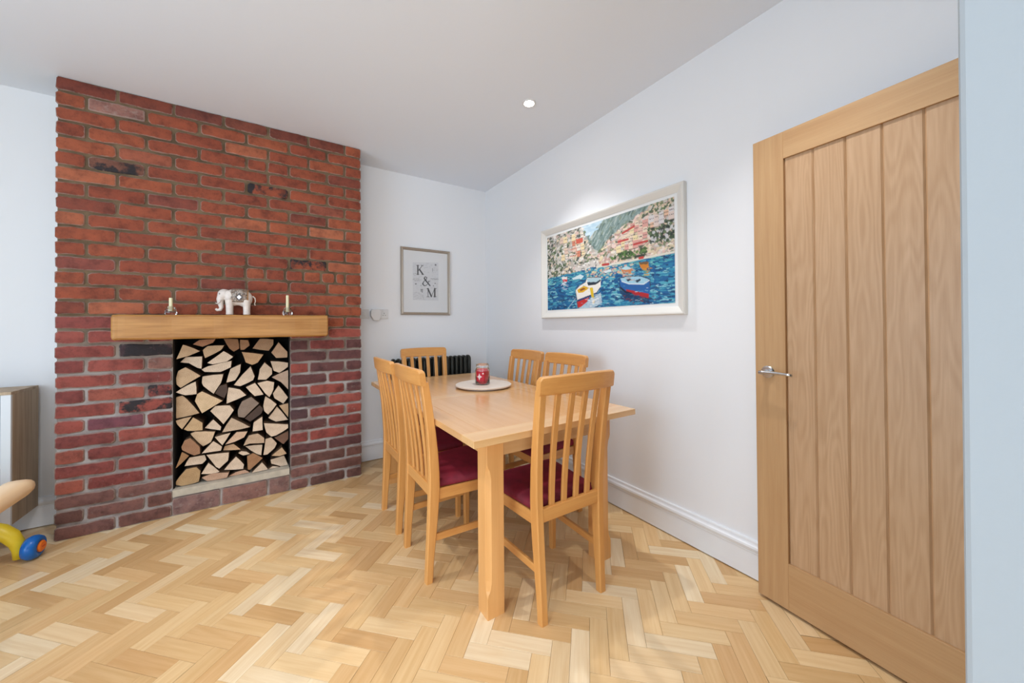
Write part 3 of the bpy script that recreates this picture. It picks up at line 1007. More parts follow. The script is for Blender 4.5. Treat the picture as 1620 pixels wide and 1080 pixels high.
def remeshed(name, bm, voxel, mat, parent):
    me = bmesh_to(name, bm)
    o = bpy.data.objects.new(name, me)
    COL.objects.link(o)
    md = o.modifiers.new('join', 'REMESH'); md.mode = 'VOXEL'; md.voxel_size = voxel
    sm = o.modifiers.new('soft', 'SMOOTH'); sm.iterations = 3; sm.factor = 0.5
    dg = bpy.context.evaluated_depsgraph_get()
    me2 = bpy.data.meshes.new_from_object(o.evaluated_get(dg))
    bpy.data.objects.remove(o, do_unlink=True)
    me2.name = name
    return link(name, me2, mat, parent, smooth=True)
def add_tube(bm, pts, radii, seg=12):
    t = tube_mesh('t', pts, radii, seg)
    bm.from_mesh(t)
    bpy.data.meshes.remove(t)
bm = bmesh.new()
ellipsoid(bm, (0.018, 0, .117), (.070, .042, .054))
ellipsoid(bm, (0.044, 0, .110), (.044, .041, .056))
ellipsoid(bm, (-0.014, 0, .116), (.046, .041, .056))
ellipsoid(bm, (-0.062, 0, .134), (.036, .031, .036))
for lx in (-.034, .056):
    for ly in (-.021, .021):
        add_tube(bm, [(lx * .96, ly, .10), (lx, ly, .06), (lx, ly, .02), (lx, ly, .0015)], [.026, .020, .0185, .020])
add_tube(bm, [(-.074, 0, .132), (-.084, 0, .100), (-.082, 0, .072), (-.078, 0, .050), (-.083, 0, .034), (-.098, 0, .032), (-.106, 0, .042)], [.024, .020, .015, .012, .0105, .009, .008])
body = remeshed('body', bm, .0035, EL_PLAIN, root)
# saddle cloth: shell over the back with a scalloped lower edge
def shell_mesh(name, x0, x1, fn, nx=14, na=18, amax=2.2, off=.0015):
    rings = []
    bmx = bmesh.new()
    grid = []
    for i in range(nx + 1):
        x = x0 + (x1 - x0) * i / nx
        row = []
        for k in range(na + 1):
            a = -amax + 2 * amax * k / na
            ry, rz, cz_ = fn(x)
            row.append(bmx.verts.new((x, (ry + off) * math.sin(a), cz_ + (rz + off) * math.cos(a))))
        grid.append(row)
    for i in range(nx):
        for k in range(na):
            bmx.faces.new((grid[i][k], grid[i + 1][k], grid[i + 1][k + 1], grid[i][k + 1]))
    bmesh.ops.recalc_face_normals(bmx, faces=bmx.faces)
    bmesh.ops.solidify(bmx, geom=list(bmx.faces), thickness=.002)
    return bmesh_to(name, bmx)
def back(x):
    k_ = max(0.0, 1 - ((x - .016) / .082) ** 2) ** .5
    return (.0455 * (.55 + .45 * k_), .060 * (.45 + .55 * k_), .1150)
cloth = link('saddle_cloth', shell_mesh('saddle_cloth', -.026, .062, back, amax=2.1), EL_MOSAIC, root, smooth=True)
for sy in (-1, 1):
    y_ = sy * .0478
    dm = [(0.018, .142), (0.040, .118), (0.018, .090), (-0.004, .118)]
    di = [(0.018, .136), (0.035, .118), (0.018, .097), (0.001, .118)]
    ring = [[(x, y_, z) for x, z in dm], [(x, y_ + sy * .0016, z) for x, z in dm], [(x, y_ + sy * .0016, z) for x, z in di], [(x, y_, z) for x, z in di]]
    link('diamond_border', loft_mesh('diamond_border', ring, closed_path=True), EL_DARK, cloth)
    link('diamond_centre', prism_mesh('diamond_centre', [(0.018, .130), (0.029, .117), (0.018, .104), (0.007, .117)], y_ - .0006, y_ + sy * .0018, 'y'), EL_SILVER, cloth)
link('cloth_trim', loft_mesh('cloth_trim', [[(.0615, .0462 * math.sin(a), .1150 + .0555 * math.cos(a)), (.0665, .0452 * math.sin(a), .1150 + .0535 * math.cos(a)), (.0665, .041 * math.sin(a), .1150 + .049 * math.cos(a)), (.0615, .042 * math.sin(a), .1150 + .051 * math.cos(a))] for a in [-1.95 + 3.9 * k / 20 for k in range(21)]]), EL_GOLD, cloth)
for sy in (-1, 1):
    bm = bmesh.new()
    ellipsoid(bm, (-.040, sy * .036, .128), (.021, .006, .028), Matrix.Rotation(sy * .35, 3, 'Z'))
    link('ear', bmesh_to('ear', bm), EL_PLAIN, root, smooth=True)
    link('tusk', tube_mesh('tusk', [(-.078, sy * .016, .096), (-.088, sy * .019, .080), (-.099, sy * .018, .074), (-.107, sy * .016, .078)], [.0045, .004, .003, .0012], 8), EL_PLAIN, root, smooth=True)
    bm = bmesh.new()
    ellipsoid(bm, (-.084, sy * .0255, .136), (.003, .0025, .003))
    link('eye', bmesh_to('eye', bm), EL_DARK, root, smooth=True)
link('tail', tube_mesh('tail', [(.088, 0, .128), (.100, 0, .116), (.103, 0, .095), (.098, 0, .076), (.103, 0, .066)], [.005, .004, .003, .003, .0045], 8), EL_PLAIN, root, smooth=True)

# ------------------------------------------------------------------ dining chairs
def lerp(tab, z):
    for (z0, *a), (z1, *b_) in zip(tab[:-1], tab[1:]):
        if z <= z1:
            t = (z - z0) / (z1 - z0)
            return [p + (q_ - p) * t for p, q_ in zip(a, b_)]
    return list(tab[-1][1:])
POST = [(0.0, -.016, .016, .181), (.10, -.012, .022, .182), (.22, -.007, .034, .184), (.33, -.003, .044, .186), (.43, 0, .050, .188), (.50, .0, .048, .190), (.60, -.005, .040, .193), (.70, -.013, .028, .196), (.80, -.025, .014, .198), (.88, -.036, .001, .200), (.93, -.043, -.008, .201)]
def make_chair():
    root = empty('dining_chair')
    for s in (-1, 1):
        rings = []
        for z, y0, y1, xo in POST:
            xa, xb = sorted((s * xo, s * (xo - .034)))
            rings.append([(x, y, z) for x, y in cham(xa, xb, y0, y1, .004)])
        link('back_post', loft_mesh('back_post', rings), CHAIR_Z, root)
    rings = []
    for t in (-1, -.985, -.96, -.93, -.8, -.6, -.4, -.2, 0, .2, .4, .6, .8, .93, .96, .985, 1):
        x = .206 * t
        bow = -.020 * (1 - t * t)
        e = max(0, abs(t) - .93) / .07
        top = .992 - .005 * t * t - .013 * e ** 2.5
        y0, y1 = -.052 + bow, -.024 + bow
        rings.append([(x, y + (z - .95) * -.12, z) for y, z in cham(y0, y1, .914, top, .005)])
    link('top_rail', loft_mesh('top_rail', rings), CHAIR_X, root)
    for xs in (-.1, -.0335, .0335, .1):
        rings = []
        for z in (.44, .52, .60, .70, .80, .88, .922):
            y0, y1, xo = lerp(POST, z)
            tt = (z - .44) / .48
            x = xs * (1 + .10 * tt)
            yc = y0 + .013 - .020 * (1 - (x / .2) ** 2) * tt + .006 * (1 - tt)
            rings.append([(xx, yy, z) for xx, yy in cham(x - .0145, x + .0145, yc - .0065, yc + .0065, .003)])
        link('slat', loft_mesh('slat', rings), CHAIR_Z, root)
    box('lower_back_rail', (-.158, .158, .004, .026, .392, .446), CHAIR_X, root, .003)
    for s in (-1, 1):
        # side aprons, stretchers, front legs
        xa, xb = sorted((s * .154, s * .176))
        rings = [[(x + s * .018 * t, y, z) for x, z in cham(xa, xb, .372, .424, .003)] for t, y in ((0, .046), (1, .345))]
        link('side_apron', loft_mesh('side_apron', rings), CHAIR_Y, root)
        xa, xb = sorted((s * .158, s * .174))
        rings = [[(x + s * .014 * t, y, z) for x, z in cham(xa, xb, .182, .214, .003)] for t, y in ((0, .028), (1, .352))]
        link('stretcher', loft_mesh('stretcher', rings), CHAIR_Y, root)
        rings = []
        for z, w in ((0, .0135), (.3, .0165), (.424, .018)):
            cx_, cy_ = s * .184, .362
            rings.append([(x, y, z) for x, y in cham(cx_ - w, cx_ + w, cy_ - w, cy_ + w, .003)])
        link('front_leg', loft_mesh('front_leg', rings), CHAIR_Z, root)
    box('front_apron', (-.164, .164, .352, .374, .372, .424), CHAIR_X, root, .003)
    # padded seat
    rings = []
    for ins, z in ((.012, .425), (.002, .430), (0, .442), (.004, .455), (.016, .466), (.05, .4735), (.10, .4755)):
        ring = []
        y0, y1 = .040 + ins, .398 - ins
        wb, wf = .172 - ins, .206 - ins
        c = .022
        pts = [(-wb, y0), (wb, y0)]
        for k in range(5):
            a = k / 4 * math.pi / 2
            pts.append((wf - c + c * math.cos(a), y1 - c + c * math.sin(a)))
        for k in range(5):
            a = math.pi / 2 + k / 4 * math.pi / 2
            pts.append((-wf + c + c * math.cos(a), y1 - c + c * math.sin(a)))
        rings.append([(x, y, z) for x, y in pts])
    o = link('seat_pad', loft_mesh('seat_pad', rings), VELVET, root, smooth=True)
    o['label'] = 'crimson velvet seat pad'
    return root
proto = make_chair()
G = 'slat-back dining chairs around the table'
chairs = [
    (1.050, 1.150, 0.0, 'slat-back wooden dining chair at the near end of the table, back to viewer'),
    (0.588, 1.790, -math.pi / 2, 'slat-back dining chair on the left side of the table, nearer the viewer'),
    (0.584, 2.268, -math.pi / 2, 'slat-back dining chair on the left side of the table, nearer the fireplace'),
    (1.097, 3.085, math.pi, 'slat-back dining chair at the far end of the table before the radiator'),
    (1.612, 2.325, math.pi / 2, 'slat-back dining chair on the wall side of the table, farther from viewer'),
    (1.620, 1.878, math.pi / 2, 'slat-back dining chair on the wall side, just behind the near chair'),
]
for k, (x, y, a, lab) in enumerate(chairs):
    o = proto if k == 0 else copy_tree(proto)
    o.location = (x, y, 0)
    o.rotation_euler = (0, 0, a)
    tag(o, lab, 'chair', G)

# ------------------------------------------------------------------ dining table
TX0, TX1, TY0, TY1, TZ = 0.612, 1.532, 1.204, 2.940, 0.757
TT = .028
root = empty('dining_table', ((TX0 + TX1) / 2, (TY0 + TY1) / 2, 0))
tag(root, 'rectangular honey beech dining table with chunky square legs', 'table')
def trel(o):
    o.parent = root
    o.matrix_parent_inverse = Matrix.Translation(-Vector(root.location))
    return o
SB, EB, CB0, CB1 = .092, .105, 2.030, 2.100
e_ = .0006
for nm, bb, mat in (('end_board', (TX0, TX1, TY0, TY0 + EB - e_, TZ - TT, TZ), TAB_X), ('end_board', (TX0, TX1, TY1 - EB + e_, TY1, TZ - TT, TZ), TAB_X),
                    ('side_board', (TX0, TX0 + SB - e_, TY0 + EB, CB0 - e_, TZ - TT, TZ), TAB_Y), ('side_board', (TX1 - SB + e_, TX1, TY0 + EB, CB0 - e_, TZ - TT, TZ), TAB_Y),
                    ('side_board', (TX0, TX0 + SB - e_, CB1 + e_, TY1 - EB, TZ - TT, TZ), TAB_Y), ('side_board', (TX1 - SB + e_, TX1, CB1 + e_, TY1 - EB, TZ - TT, TZ), TAB_Y),
                    ('cross_board', (TX0, TX1, CB0, CB1, TZ - TT, TZ), TAB_X),
                    ('top_panel', (TX0 + SB, TX1 - SB, TY0 + EB, CB0 - e_, TZ - TT, TZ - .0002), TAB_Y), ('top_panel', (TX0 + SB, TX1 - SB, CB1 + e_, TY1 - EB, TZ - TT, TZ - .0002), TAB_Y)):
    trel(box(nm, bb, mat, None, .0008, 1))
LX0, LX1, LY0, LY1, LS = 0.708, 1.428, 1.280, 2.864, .080
def cham4(u0, u1, w0, w1, cs):
    a, b_, c_, d_ = cs
    return [(u0 + a, w0), (u1 - b_, w0), (u1, w0 + b_), (u1, w1 - c_), (u1 - c_, w1), (u0 + d_, w1), (u0, w1 - d_), (u0, w0 + a)]
def leg_mesh(cx, cy):
    rings = []
    for z, c in ((0, .003), (.004, .0015), (.085, .0015), (.100, .006), (.112, .013), (.125, .016), (.15, .020), (.56, .020), (.585, .016), (.598, .013), (.61, .006), (.625, .0015), (TZ - TT, .0015)):
        bulge = 0
        h_ = LS / 2
        m_ = .0015
        oc = (0 if cy < 2 else 3) if cx < 1 else (1 if cy < 2 else 2)
        rings.append([(x, y, z) for x, y in cham4(cx - h_, cx + h_, cy - h_, cy + h_, [c if q_ == oc else m_ for q_ in range(4)])])
    return loft_mesh('leg', rings)
for cx in (LX0 + LS / 2, LX1 - LS / 2):
    for cy in (LY0 + LS / 2, LY1 - LS / 2):
        trel(link('leg', leg_mesh(cx, cy), TAB_Z))
for bb, mat in (((LX0 + LS, LX1 - LS, LY0 + .022, LY0 + .044, .640, TZ - TT), TAB_X), ((LX0 + LS, LX1 - LS, LY1 - .044, LY1 - .022, .640, TZ - TT), TAB_X),
                ((LX0 + .022, LX0 + .044, LY0 + LS, LY1 - LS, .640, TZ - TT), TAB_Y), ((LX1 - .044, LX1 - .022, LY0 + LS, LY1 - LS, .640, TZ - TT), TAB_Y)):
    trel(box('apron', bb, mat, None, .002, 1))

# round board and red candle jar on the table
PXC, PYC, PR = 1.215, 2.235, .195
root = empty('round_board', (PXC, PYC, TZ))
tag(root, 'round cream turntable board in the middle of the table', 'serving board')
CREAM = plain('cream_board', (226, 212, 198), 0.45, var=0.03, bscale=12)
link('base', lathe_mesh('base', [(0, 0), (.150, 0), (.150, .009), (0, .009)], 56), WHITEP, root)
link('disc', lathe_mesh('disc', [(0, .009), (PR - .004, .009), (PR, .012), (PR, .019), (PR - .004, .022), (0, .022)], 72), CREAM, root)
JX, JY, JZ = 1.196, 2.215, TZ + .022
root = empty('candle_jar', (JX, JY, JZ))
tag(root, 'red wax candle in a clear glass jar on the round board', 'candle')
jr = .050
link('glass_jar', lathe_mesh('glass_jar', [(0, 0), (jr - .006, 0), (jr, .006), (jr, .098), (jr - .004, .110), (jr - .010, .117), (jr - .010, .121), (jr - .006, .123), (jr - .006, .140), (jr - .009, .142), (jr - .010, .140), (jr - .0125, .120), (jr - .0035, .100), (jr - .0035, .007), (0, .005)], 40), GLASS, root, smooth=True)
REDW = plain('red_wax', (204, 24, 40), 0.4)
link('wax', lathe_mesh('wax', [(0, .0055), (jr - .005, .008), (jr - .0045, .094), (0, .093)], 40), REDW, root, smooth=False)
a0 = math.atan2(-JY, -JX)                    # label faces the room
def arc_patch(name, r0, r1, aa, ab, z0, z1, n=14):
    rings = []
    for k in range(n + 1):
        a = aa + (ab - aa) * k / n
        rings.append([(r0 * math.cos(a), r0 * math.sin(a), z0), (r1 * math.cos(a), r1 * math.sin(a), z0), (r1 * math.cos(a), r1 * math.sin(a), z1), (r0 * math.cos(a), r0 * math.sin(a), z1)])
    return loft_mesh(name, rings)
lab = link('paper_label', arc_patch('paper_label', jr + .0002, jr + .0008, a0 - .95, a0 + .28, .028, .092), plain('label_crimson', (190, 20, 44), 0.5), root)
PRW = plain('label_white_print', (240, 226, 226), 0.5)
def on_jar(name, pts, rr):
    bmx = bmesh.new()
    vs_ = [bmx.verts.new((rr * math.cos(a0 + u / jr), rr * math.sin(a0 + u / jr), z)) for u, z in pts]
    vs2 = [bmx.verts.new(((rr + .0005) * math.cos(a0 + u / jr), (rr + .0005) * math.sin(a0 + u / jr), z)) for u, z in pts]
    bmx.faces.new(vs_); bmx.faces.new(vs2[::-1])
    for k in range(len(pts)):
        bmx.faces.new((vs_[k], vs2[k], vs2[(k + 1) % len(pts)], vs_[(k + 1) % len(pts)]))
    return link(name, bmesh_to(name, bmx), PRW, lab)
star = [(-.022 + (.019 if k % 2 == 0 else .009) * math.sin(k * math.pi / 4), .058 + (.024 if k % 2 == 0 else .010) * math.cos(k * math.pi / 4)) for k in range(8)]
on_jar('white_motif', star, jr + .0009)
on_jar('white_dot', [(.003 + .006 * math.cos(k * math.pi / 4), .080 + .006 * math.sin(k * math.pi / 4)) for k in range(8)], jr + .0009)

# ------------------------------------------------------------------ column radiator
RX0, RX1, RY0, RY1, RZ0, RZ1 = 0.850, 1.625, 3.235, 3.325, 0.10, 0.890
root = empty('column_radiator', ((RX0 + RX1) / 2, (RY0 + RY1) / 2, 0))
tag(root, 'dark bronze column radiator on the back wall behind the table', 'radiator')
path = []
rc = .034
for cy, cz, a_0 in ((RY1 - rc, RZ1 - rc, 0), (RY0 + rc, RZ1 - rc, 1), (RY0 + rc, RZ0 + rc, 2), (RY1 - rc, RZ0 + rc, 3)):
    for k in range(5):
        a = a_0 * math.pi / 2 + k / 4 * math.pi / 2
        path.append((0, cy - (RY0 + RY1) / 2 + (rc - .013) * math.cos(a), cz + (rc - .013) * math.sin(a)))
SEC = tube_mesh('radiator_section', path, .0165, 10, closed=True)
SEC.materials.append(RAD)
for p in SEC.polygons: p.use_smooth = True
nsec = 17
for k in range(nsec):
    x = RX0 + .02 + (RX1 - RX0 - .04) * k / (nsec - 1) - (RX0 + RX1) / 2
    o = bpy.data.objects.new('radiator_section', SEC)
    COL.objects.link(o); o.parent = root; o.location = (x, 0, 0)
for z in (RZ0 + .022, RZ1 - .022):
    link('header_pipe', tube_mesh('header_pipe', [(-.385, 0, z), (.385, 0, z)], .013, 10), RAD, root, smooth=True)
for x in (-.33, .33):
    link('foot', tube_mesh('foot', [(x, 0, RZ0 + .01), (x, 0, .0)], [.012, .018], 10), RAD, root)

# ------------------------------------------------------------------ sockets and plug on the back wall
YS = YB
def plate(name, x0, x1, z0, z1, label, holes):
    root = empty(name, ((x0 + x1) / 2, YS, (z0 + z1) / 2))
    tag(root, label, 'socket')
    w, h = x1 - x0, z1 - z0
    box('face_plate', (-w / 2, w / 2, -.010, 0, -h / 2, h / 2), WHITEP, root, .0025)
    for hx, hz, hw, hh in holes:
        box('pin_slot', (hx - hw / 2, hx + hw / 2, -.0106, -.0096, hz - hh / 2, hz + hh / 2), DARK, root)
    return root
pl = plate('wall_switch', 0.598, 0.684, 1.254, 1.336, 'white square switch plate on the back wall beside the brickwork', [])
box('rocker', (-.012, .012, -.014, -.009, -.018, .018), WHITEP, pl, .002)
pins = [(.036, .006, .004, .010), (.027, -.012, .008, .004), (.046, -.012, .008, .004)]
so = plate('double_socket', 0.704, 0.850, 1.252, 1.338, 'white double wall socket left of the initials print', pins)
box('rocker', (.022, .034, -.0135, -.009, .022, .036), WHITEP, so, .001)
hexp = [(0.690, 1.320), (0.690, 1.276), (0.712, 1.238), (0.756, 1.234), (0.772, 1.262), (0.772, 1.318), (0.758, 1.334), (0.704, 1.334)]
pg = link('plug_adapter', prism_mesh('plug_adapter', hexp, YS - .062, YS - .0105, 'y', bevel=.004), WHITEP)
tag(pg, 'chunky white plug-in adapter pushed into the double socket', 'plug')

# ------------------------------------------------------------------ flat pictures painted in code (vertex colours)
def homography(src, dst):
    A, B = [], []
    for (x, y), (u, v) in zip(src, dst):
        A += [[x, y, 1, 0, 0, 0, -u * x, -u * y], [0, 0, 0, x, y, 1, -v * x, -v * y]]
        B += [u, v]
    h = np.linalg.solve(np.array(A, float), np.array(B, float))
    return np.append(h, 1).reshape(3, 3)
def hmap(Hm, p):
    v = Hm @ np.array([p[0], p[1], 1.0])
    return v[0] / v[2], v[1] / v[2]
class Canvas:
    def __init__(s, w, h, bg):
        s.w, s.h = w, h
        s.a = np.ones((h, w, 3)) * np.array(lin(bg))
        s.X, s.Y = np.meshgrid((np.arange(w) + .5) / w, (np.arange(h) + .5) / h)
    def blend(s, mask, rgb):
        m_ = np.clip(mask, 0, 1)[..., None]
        s.a = s.a * (1 - m_) + np.array(lin(rgb)) * m_
    def poly(s, pts, rgb, alpha=1.0):
        inside = np.zeros(s.X.shape, bool)
        n = len(pts)
        for i in range(n):
            (x0, y0), (x1, y1) = pts[i], pts[(i + 1) % n]
            if y0 == y1: continue
            c_ = ((y0 > s.Y) != (y1 > s.Y)) & (s.X < (x1 - x0) * (s.Y - y0) / (y1 - y0) + x0)
            inside ^= c_
        s.blend(inside * alpha, rgb)
        return inside
    def dab(s, x, y, rx, ry, rgb, ang=0, alpha=1.0):
        asp = s.w / s.h
        x0, x1 = int(max(0, (x - rx - ry) * s.w)), int(min(s.w, (x + rx + ry) * s.w + 2))
        R_ = max(rx, ry) * 1.6
        x0, x1 = int(max(0, (x - R_) * s.w)), int(min(s.w, (x + R_) * s.w + 2))
        y0, y1 = int(max(0, (y - R_ * asp) * s.h)), int(min(s.h, (y + R_ * asp) * s.h + 2))
        if x1 <= x0 or y1 <= y0: return
        dx, dy = (s.X[y0:y1, x0:x1] - x), (s.Y[y0:y1, x0:x1] - y) / asp
        ca, sa = math.cos(ang), math.sin(ang)
        u, v = dx * ca + dy * sa, -dx * sa + dy * ca
        m_ = (((u / rx) ** 2 + (v / ry) ** 2) < 1) * alpha
        sub = s.a[y0:y1, x0:x1]
        s.a[y0:y1, x0:x1] = sub * (1 - m_[..., None]) + np.array(lin(rgb)) * m_[..., None]
    def stroke(s, pts, widths, rgb, alpha=1.0):
        asp = s.w / s.h
        if not isinstance(widths, (list, tuple)): widths = [widths] * len(pts)
        tot = np.zeros(s.X.shape)
        for (a, b_, wa, wb) in zip(pts[:-1], pts[1:], widths[:-1], widths[1:]):
            ax, ay, bx_, by = a[0], a[1] / asp, b_[0], b_[1] / asp
            px, py = s.X - ax, s.Y / asp - ay
            dx, dy = bx_ - ax, by - ay
            L2 = dx * dx + dy * dy + 1e-12
            t = np.clip((px * dx + py * dy) / L2, 0, 1)
            d = np.sqrt((px - t * dx) ** 2 + (py - t * dy) ** 2)
            w_ = (wa + (wb - wa) * t) / 2
            tot = np.maximum(tot, np.clip((w_ - d) * s.w + .5, 0, 1))
        s.blend(tot * alpha, rgb)
    def mesh(s, name, origin, ux, uy):
        """grid of coloured points; origin = top left corner, ux/uy = full edge vectors"""
        w, h = s.w, s.h
        o_, ux, uy = np.array(origin), np.array(ux), np.array(uy)
        uu, vv = np.meshgrid(np.linspace(0, 1, w), np.linspace(0, 1, h))
        co = o_ + uu[..., None] * ux + vv[..., None] * uy
        idx = np.arange(w * h).reshape(h, w)
        q_ = np.stack([idx[:-1, :-1], idx[1:, :-1], idx[1:, 1:], idx[:-1, 1:]], -1).reshape(-1, 4)
        me = bpy.data.meshes.new(name)
        me.vertices.add(w * h); me.vertices.foreach_set('co', co.reshape(-1))
        me.loops.add(len(q_) * 4); me.loops.foreach_set('vertex_index', q_.reshape(-1).astype(np.int32))
        me.polygons.add(len(q_)); me.polygons.foreach_set('loop_start', np.arange(0, len(q_) * 4, 4, dtype=np.int32))
        me.update(calc_edges=True); me.validate()
        at = me.color_attributes.new('paint', 'FLOAT_COLOR', 'POINT')
        rgba = np.concatenate([s.a.reshape(-1, 3), np.ones((w * h, 1))], 1)
        at.data.foreach_set('color', rgba.reshape(-1).astype(np.float32))
        return me

# harbour painting
cv = Canvas(330, 174, (196, 196, 186))
Hm = homography([(98, 462), (962, 182), (975, 900), (112, 952)], [(0, 0), (1, 0), (1, 1), (0, 1)])
hp = lambda pts: [hmap(Hm, p) for p in pts]
pr = random.Random(5)
def fill_dabs(region, cols, n, rx, ry, ang=(0, 0), alpha=.9):
    xs, ys = [p[0] for p in region], [p[1] for p in region]
    def inside(x, y):
        c_ = False
        m_ = len(region)
        for i in range(m_):
            (x0, y0), (x1, y1) = region[i], region[(i + 1) % m_]
            if (y0 > y) != (y1 > y) and x < (x1 - x0) * (y - y0) / (y1 - y0 + 1e-12) + x0: c_ = not c_
        return c_
    k = 0
    while k < n:
        x, y = pr.uniform(min(xs), max(xs)), pr.uniform(min(ys), max(ys))
        k += 1
        if inside(x, y):
            cv.dab(x, y, pr.uniform(*rx), pr.uniform(*ry), pr.choice(cols), pr.uniform(*ang), alpha)
sky = hp([(330, 387), (500, 330), (420, 420), (385, 470), (350, 430)])
mount = hp([(345, 400), (400, 480), (420, 410), (500, 335), (620, 290), (800, 230), (740, 300), (620, 380), (520, 470), (470, 560), (420, 540), (370, 470)])
left = hp([(90, 465), (340, 385), (380, 470), (430, 560), (450, 650), (300, 690), (108, 748)])
right = hp([(450, 560), (520, 460), (620, 380), (740, 290), (965, 178), (975, 570), (450, 660)])
water = hp([(108, 740), (300, 695), (450, 655), (700, 610), (985, 560), (990, 910), (105, 960)])
cv.poly(left, (186, 178, 166)); cv.poly(right, (196, 176, 160)); cv.poly(mount, (136, 156, 152)); cv.poly(sky, (196, 220, 232))
fill_dabs(mount, [(116, 140, 136), (150, 170, 166), (96, 118, 112), (172, 186, 182), (130, 146, 128)], 500, (.008, .03), (.003, .007), (-1.2, -.5))
fill_dabs(sky, [(214, 232, 240), (180, 210, 226)], 40, (.01, .03), (.004, .008), (-.3, .3))
fill_dabs(left, [(236, 232, 226), (222, 216, 208), (86, 100, 78), (110, 130, 92), (228, 210, 180), (214, 184, 174), (168, 166, 160), (70, 78, 72), (206, 204, 200)], 900, (.005, .020), (.003, .010), (-.9, .5))
fill_dabs(right, [(236, 212, 200), (228, 190, 178), (240, 230, 214), (218, 200, 168), (112, 128, 94), (80, 96, 78), (232, 218, 176), (190, 152, 142), (206, 202, 200)], 1000, (.005, .019), (.003, .009), (-.9, .3))
fill_dabs(hp([(98, 560), (190, 540), (240, 640), (160, 740), (105, 745)]), [(44, 62, 48), (70, 92, 60), (110, 126, 96), (200, 196, 186)], 160, (.004, .012), (.004, .01), (-1, 1))
fill_dabs(hp([(790, 400), (960, 330), (965, 470), (800, 500)]), [(38, 48, 44), (62, 82, 58), (96, 116, 80), (206, 204, 204)], 200, (.004, .012), (.004, .01), (-1, 1))
fill_dabs(hp([(790, 240), (965, 185), (965, 300), (800, 330)]), [(96, 122, 80), (70, 92, 64), (214, 206, 196), (220, 196, 170)], 160, (.004, .012), (.004, .008), (-.8, .4))
fill_dabs(hp([(530, 600), (640, 545), (700, 560), (780, 510), (780, 560), (560, 610)]), [(72, 108, 58), (100, 134, 70), (50, 80, 48)], 120, (.005, .012), (.004, .009), (-1, 1))
def rows_of_houses(quad_, cols, nx, ny):
    q_ = hp(quad_)
    for i in range(nx):
        for j in range(ny):
            u, v = (i + .5) / nx, (j + .5) / ny
            x = (q_[0][0] * (1 - u) + q_[1][0] * u) * (1 - v) + (q_[3][0] * (1 - u) + q_[2][0] * u) * v
            y = (q_[0][1] * (1 - u) + q_[1][1] * u) * (1 - v) + (q_[3][1] * (1 - u) + q_[2][1] * u) * v
            if pr.random() < .8:
                c_ = pr.choice(cols); s_ = pr.uniform(.7, 1.2)
                w_, h_ = .016 * s_, .036 * s_
                cv.poly([(x - w_, y - h_), (x + w_, y - h_), (x + w_, y + h_), (x - w_, y + h_)], c_)
                for wx in (-.5, .1, .6):
                    cv.dab(x + wx * w_, y - h_ * .2, .0022, .0035, (96, 82, 80))
                cv.stroke([(x - w_, y + h_), (x + w_, y + h_)], .003, (110, 90, 82))
rows_of_houses([(180, 470), (350, 420), (360, 580), (200, 620)], [(232, 222, 208), (224, 196, 178), (236, 214, 170), (214, 132, 104)], 6, 4)
rows_of_houses([(590, 430), (780, 300), (780, 500), (570, 560)], [(232, 188, 172), (236, 214, 190), (222, 164, 152), (238, 220, 172)], 7, 5)
rows_of_houses([(790, 330), (960, 250), (960, 320), (800, 400)], [(226, 206, 196), (232, 190, 160), (222, 216, 214)], 5, 2)
cv.poly(hp([(294, 472), (344, 462), (342, 492), (298, 505)]), (206, 96, 78))
for a_, b_ in (((612, 432), (690, 385)), ((585, 490), (650, 472)), ((690, 508), (780, 484))):
    cv.stroke(hp([a_, b_]), .011, (196, 66, 62))
cv.stroke(hp([(255, 545), (300, 530), (298, 580), (258, 590)]), .005, (206, 120, 96))
cv.poly(hp([(290, 660), (450, 610), (460, 650), (300, 700)]), (214, 206, 198))
fill_dabs(hp([(290, 640), (450, 600), (460, 660), (300, 700)]), [(236, 232, 226), (150, 146, 140), (204, 196, 186)], 90, (.004, .012), (.003, .007), (-.4, .4))
# water
cv.poly(water, (24, 96, 150))
fill_dabs(water, [(20, 78, 130), (38, 126, 168), (16, 60, 102), (56, 146, 178), (28, 100, 150), (84, 170, 190), (130, 196, 206)], 1300, (.008, .034), (.002, .007), (-.15, .2))
fill_dabs(hp([(108, 740), (450, 660), (985, 565), (985, 620), (450, 710), (115, 790)]), [(70, 166, 178), (44, 132, 160), (120, 190, 186), (34, 110, 150)], 420, (.008, .024), (.002, .004), (-.08, .12))
fill_dabs(hp([(360, 680), (520, 655), (690, 640), (700, 710), (520, 740), (380, 730)]), [(206, 196, 176), (226, 206, 150), (150, 190, 186), (226, 170, 150)], 170, (.004, .014), (.003, .006), (-.1, .1), .8)
cv.stroke(hp([(440, 660), (600, 632), (780, 595), (978, 556)]), .011, (226, 220, 206))
for (a_, b_), c_ in ((((480, 645), (520, 640)), (190, 60, 56)), (((610, 605), (660, 596)), (70, 90, 60)), (((700, 590), (760, 580)), (60, 70, 60)), (((730, 600), (752, 596)), (196, 70, 60))):
    cv.stroke(hp([a_, b_]), .014, c_)
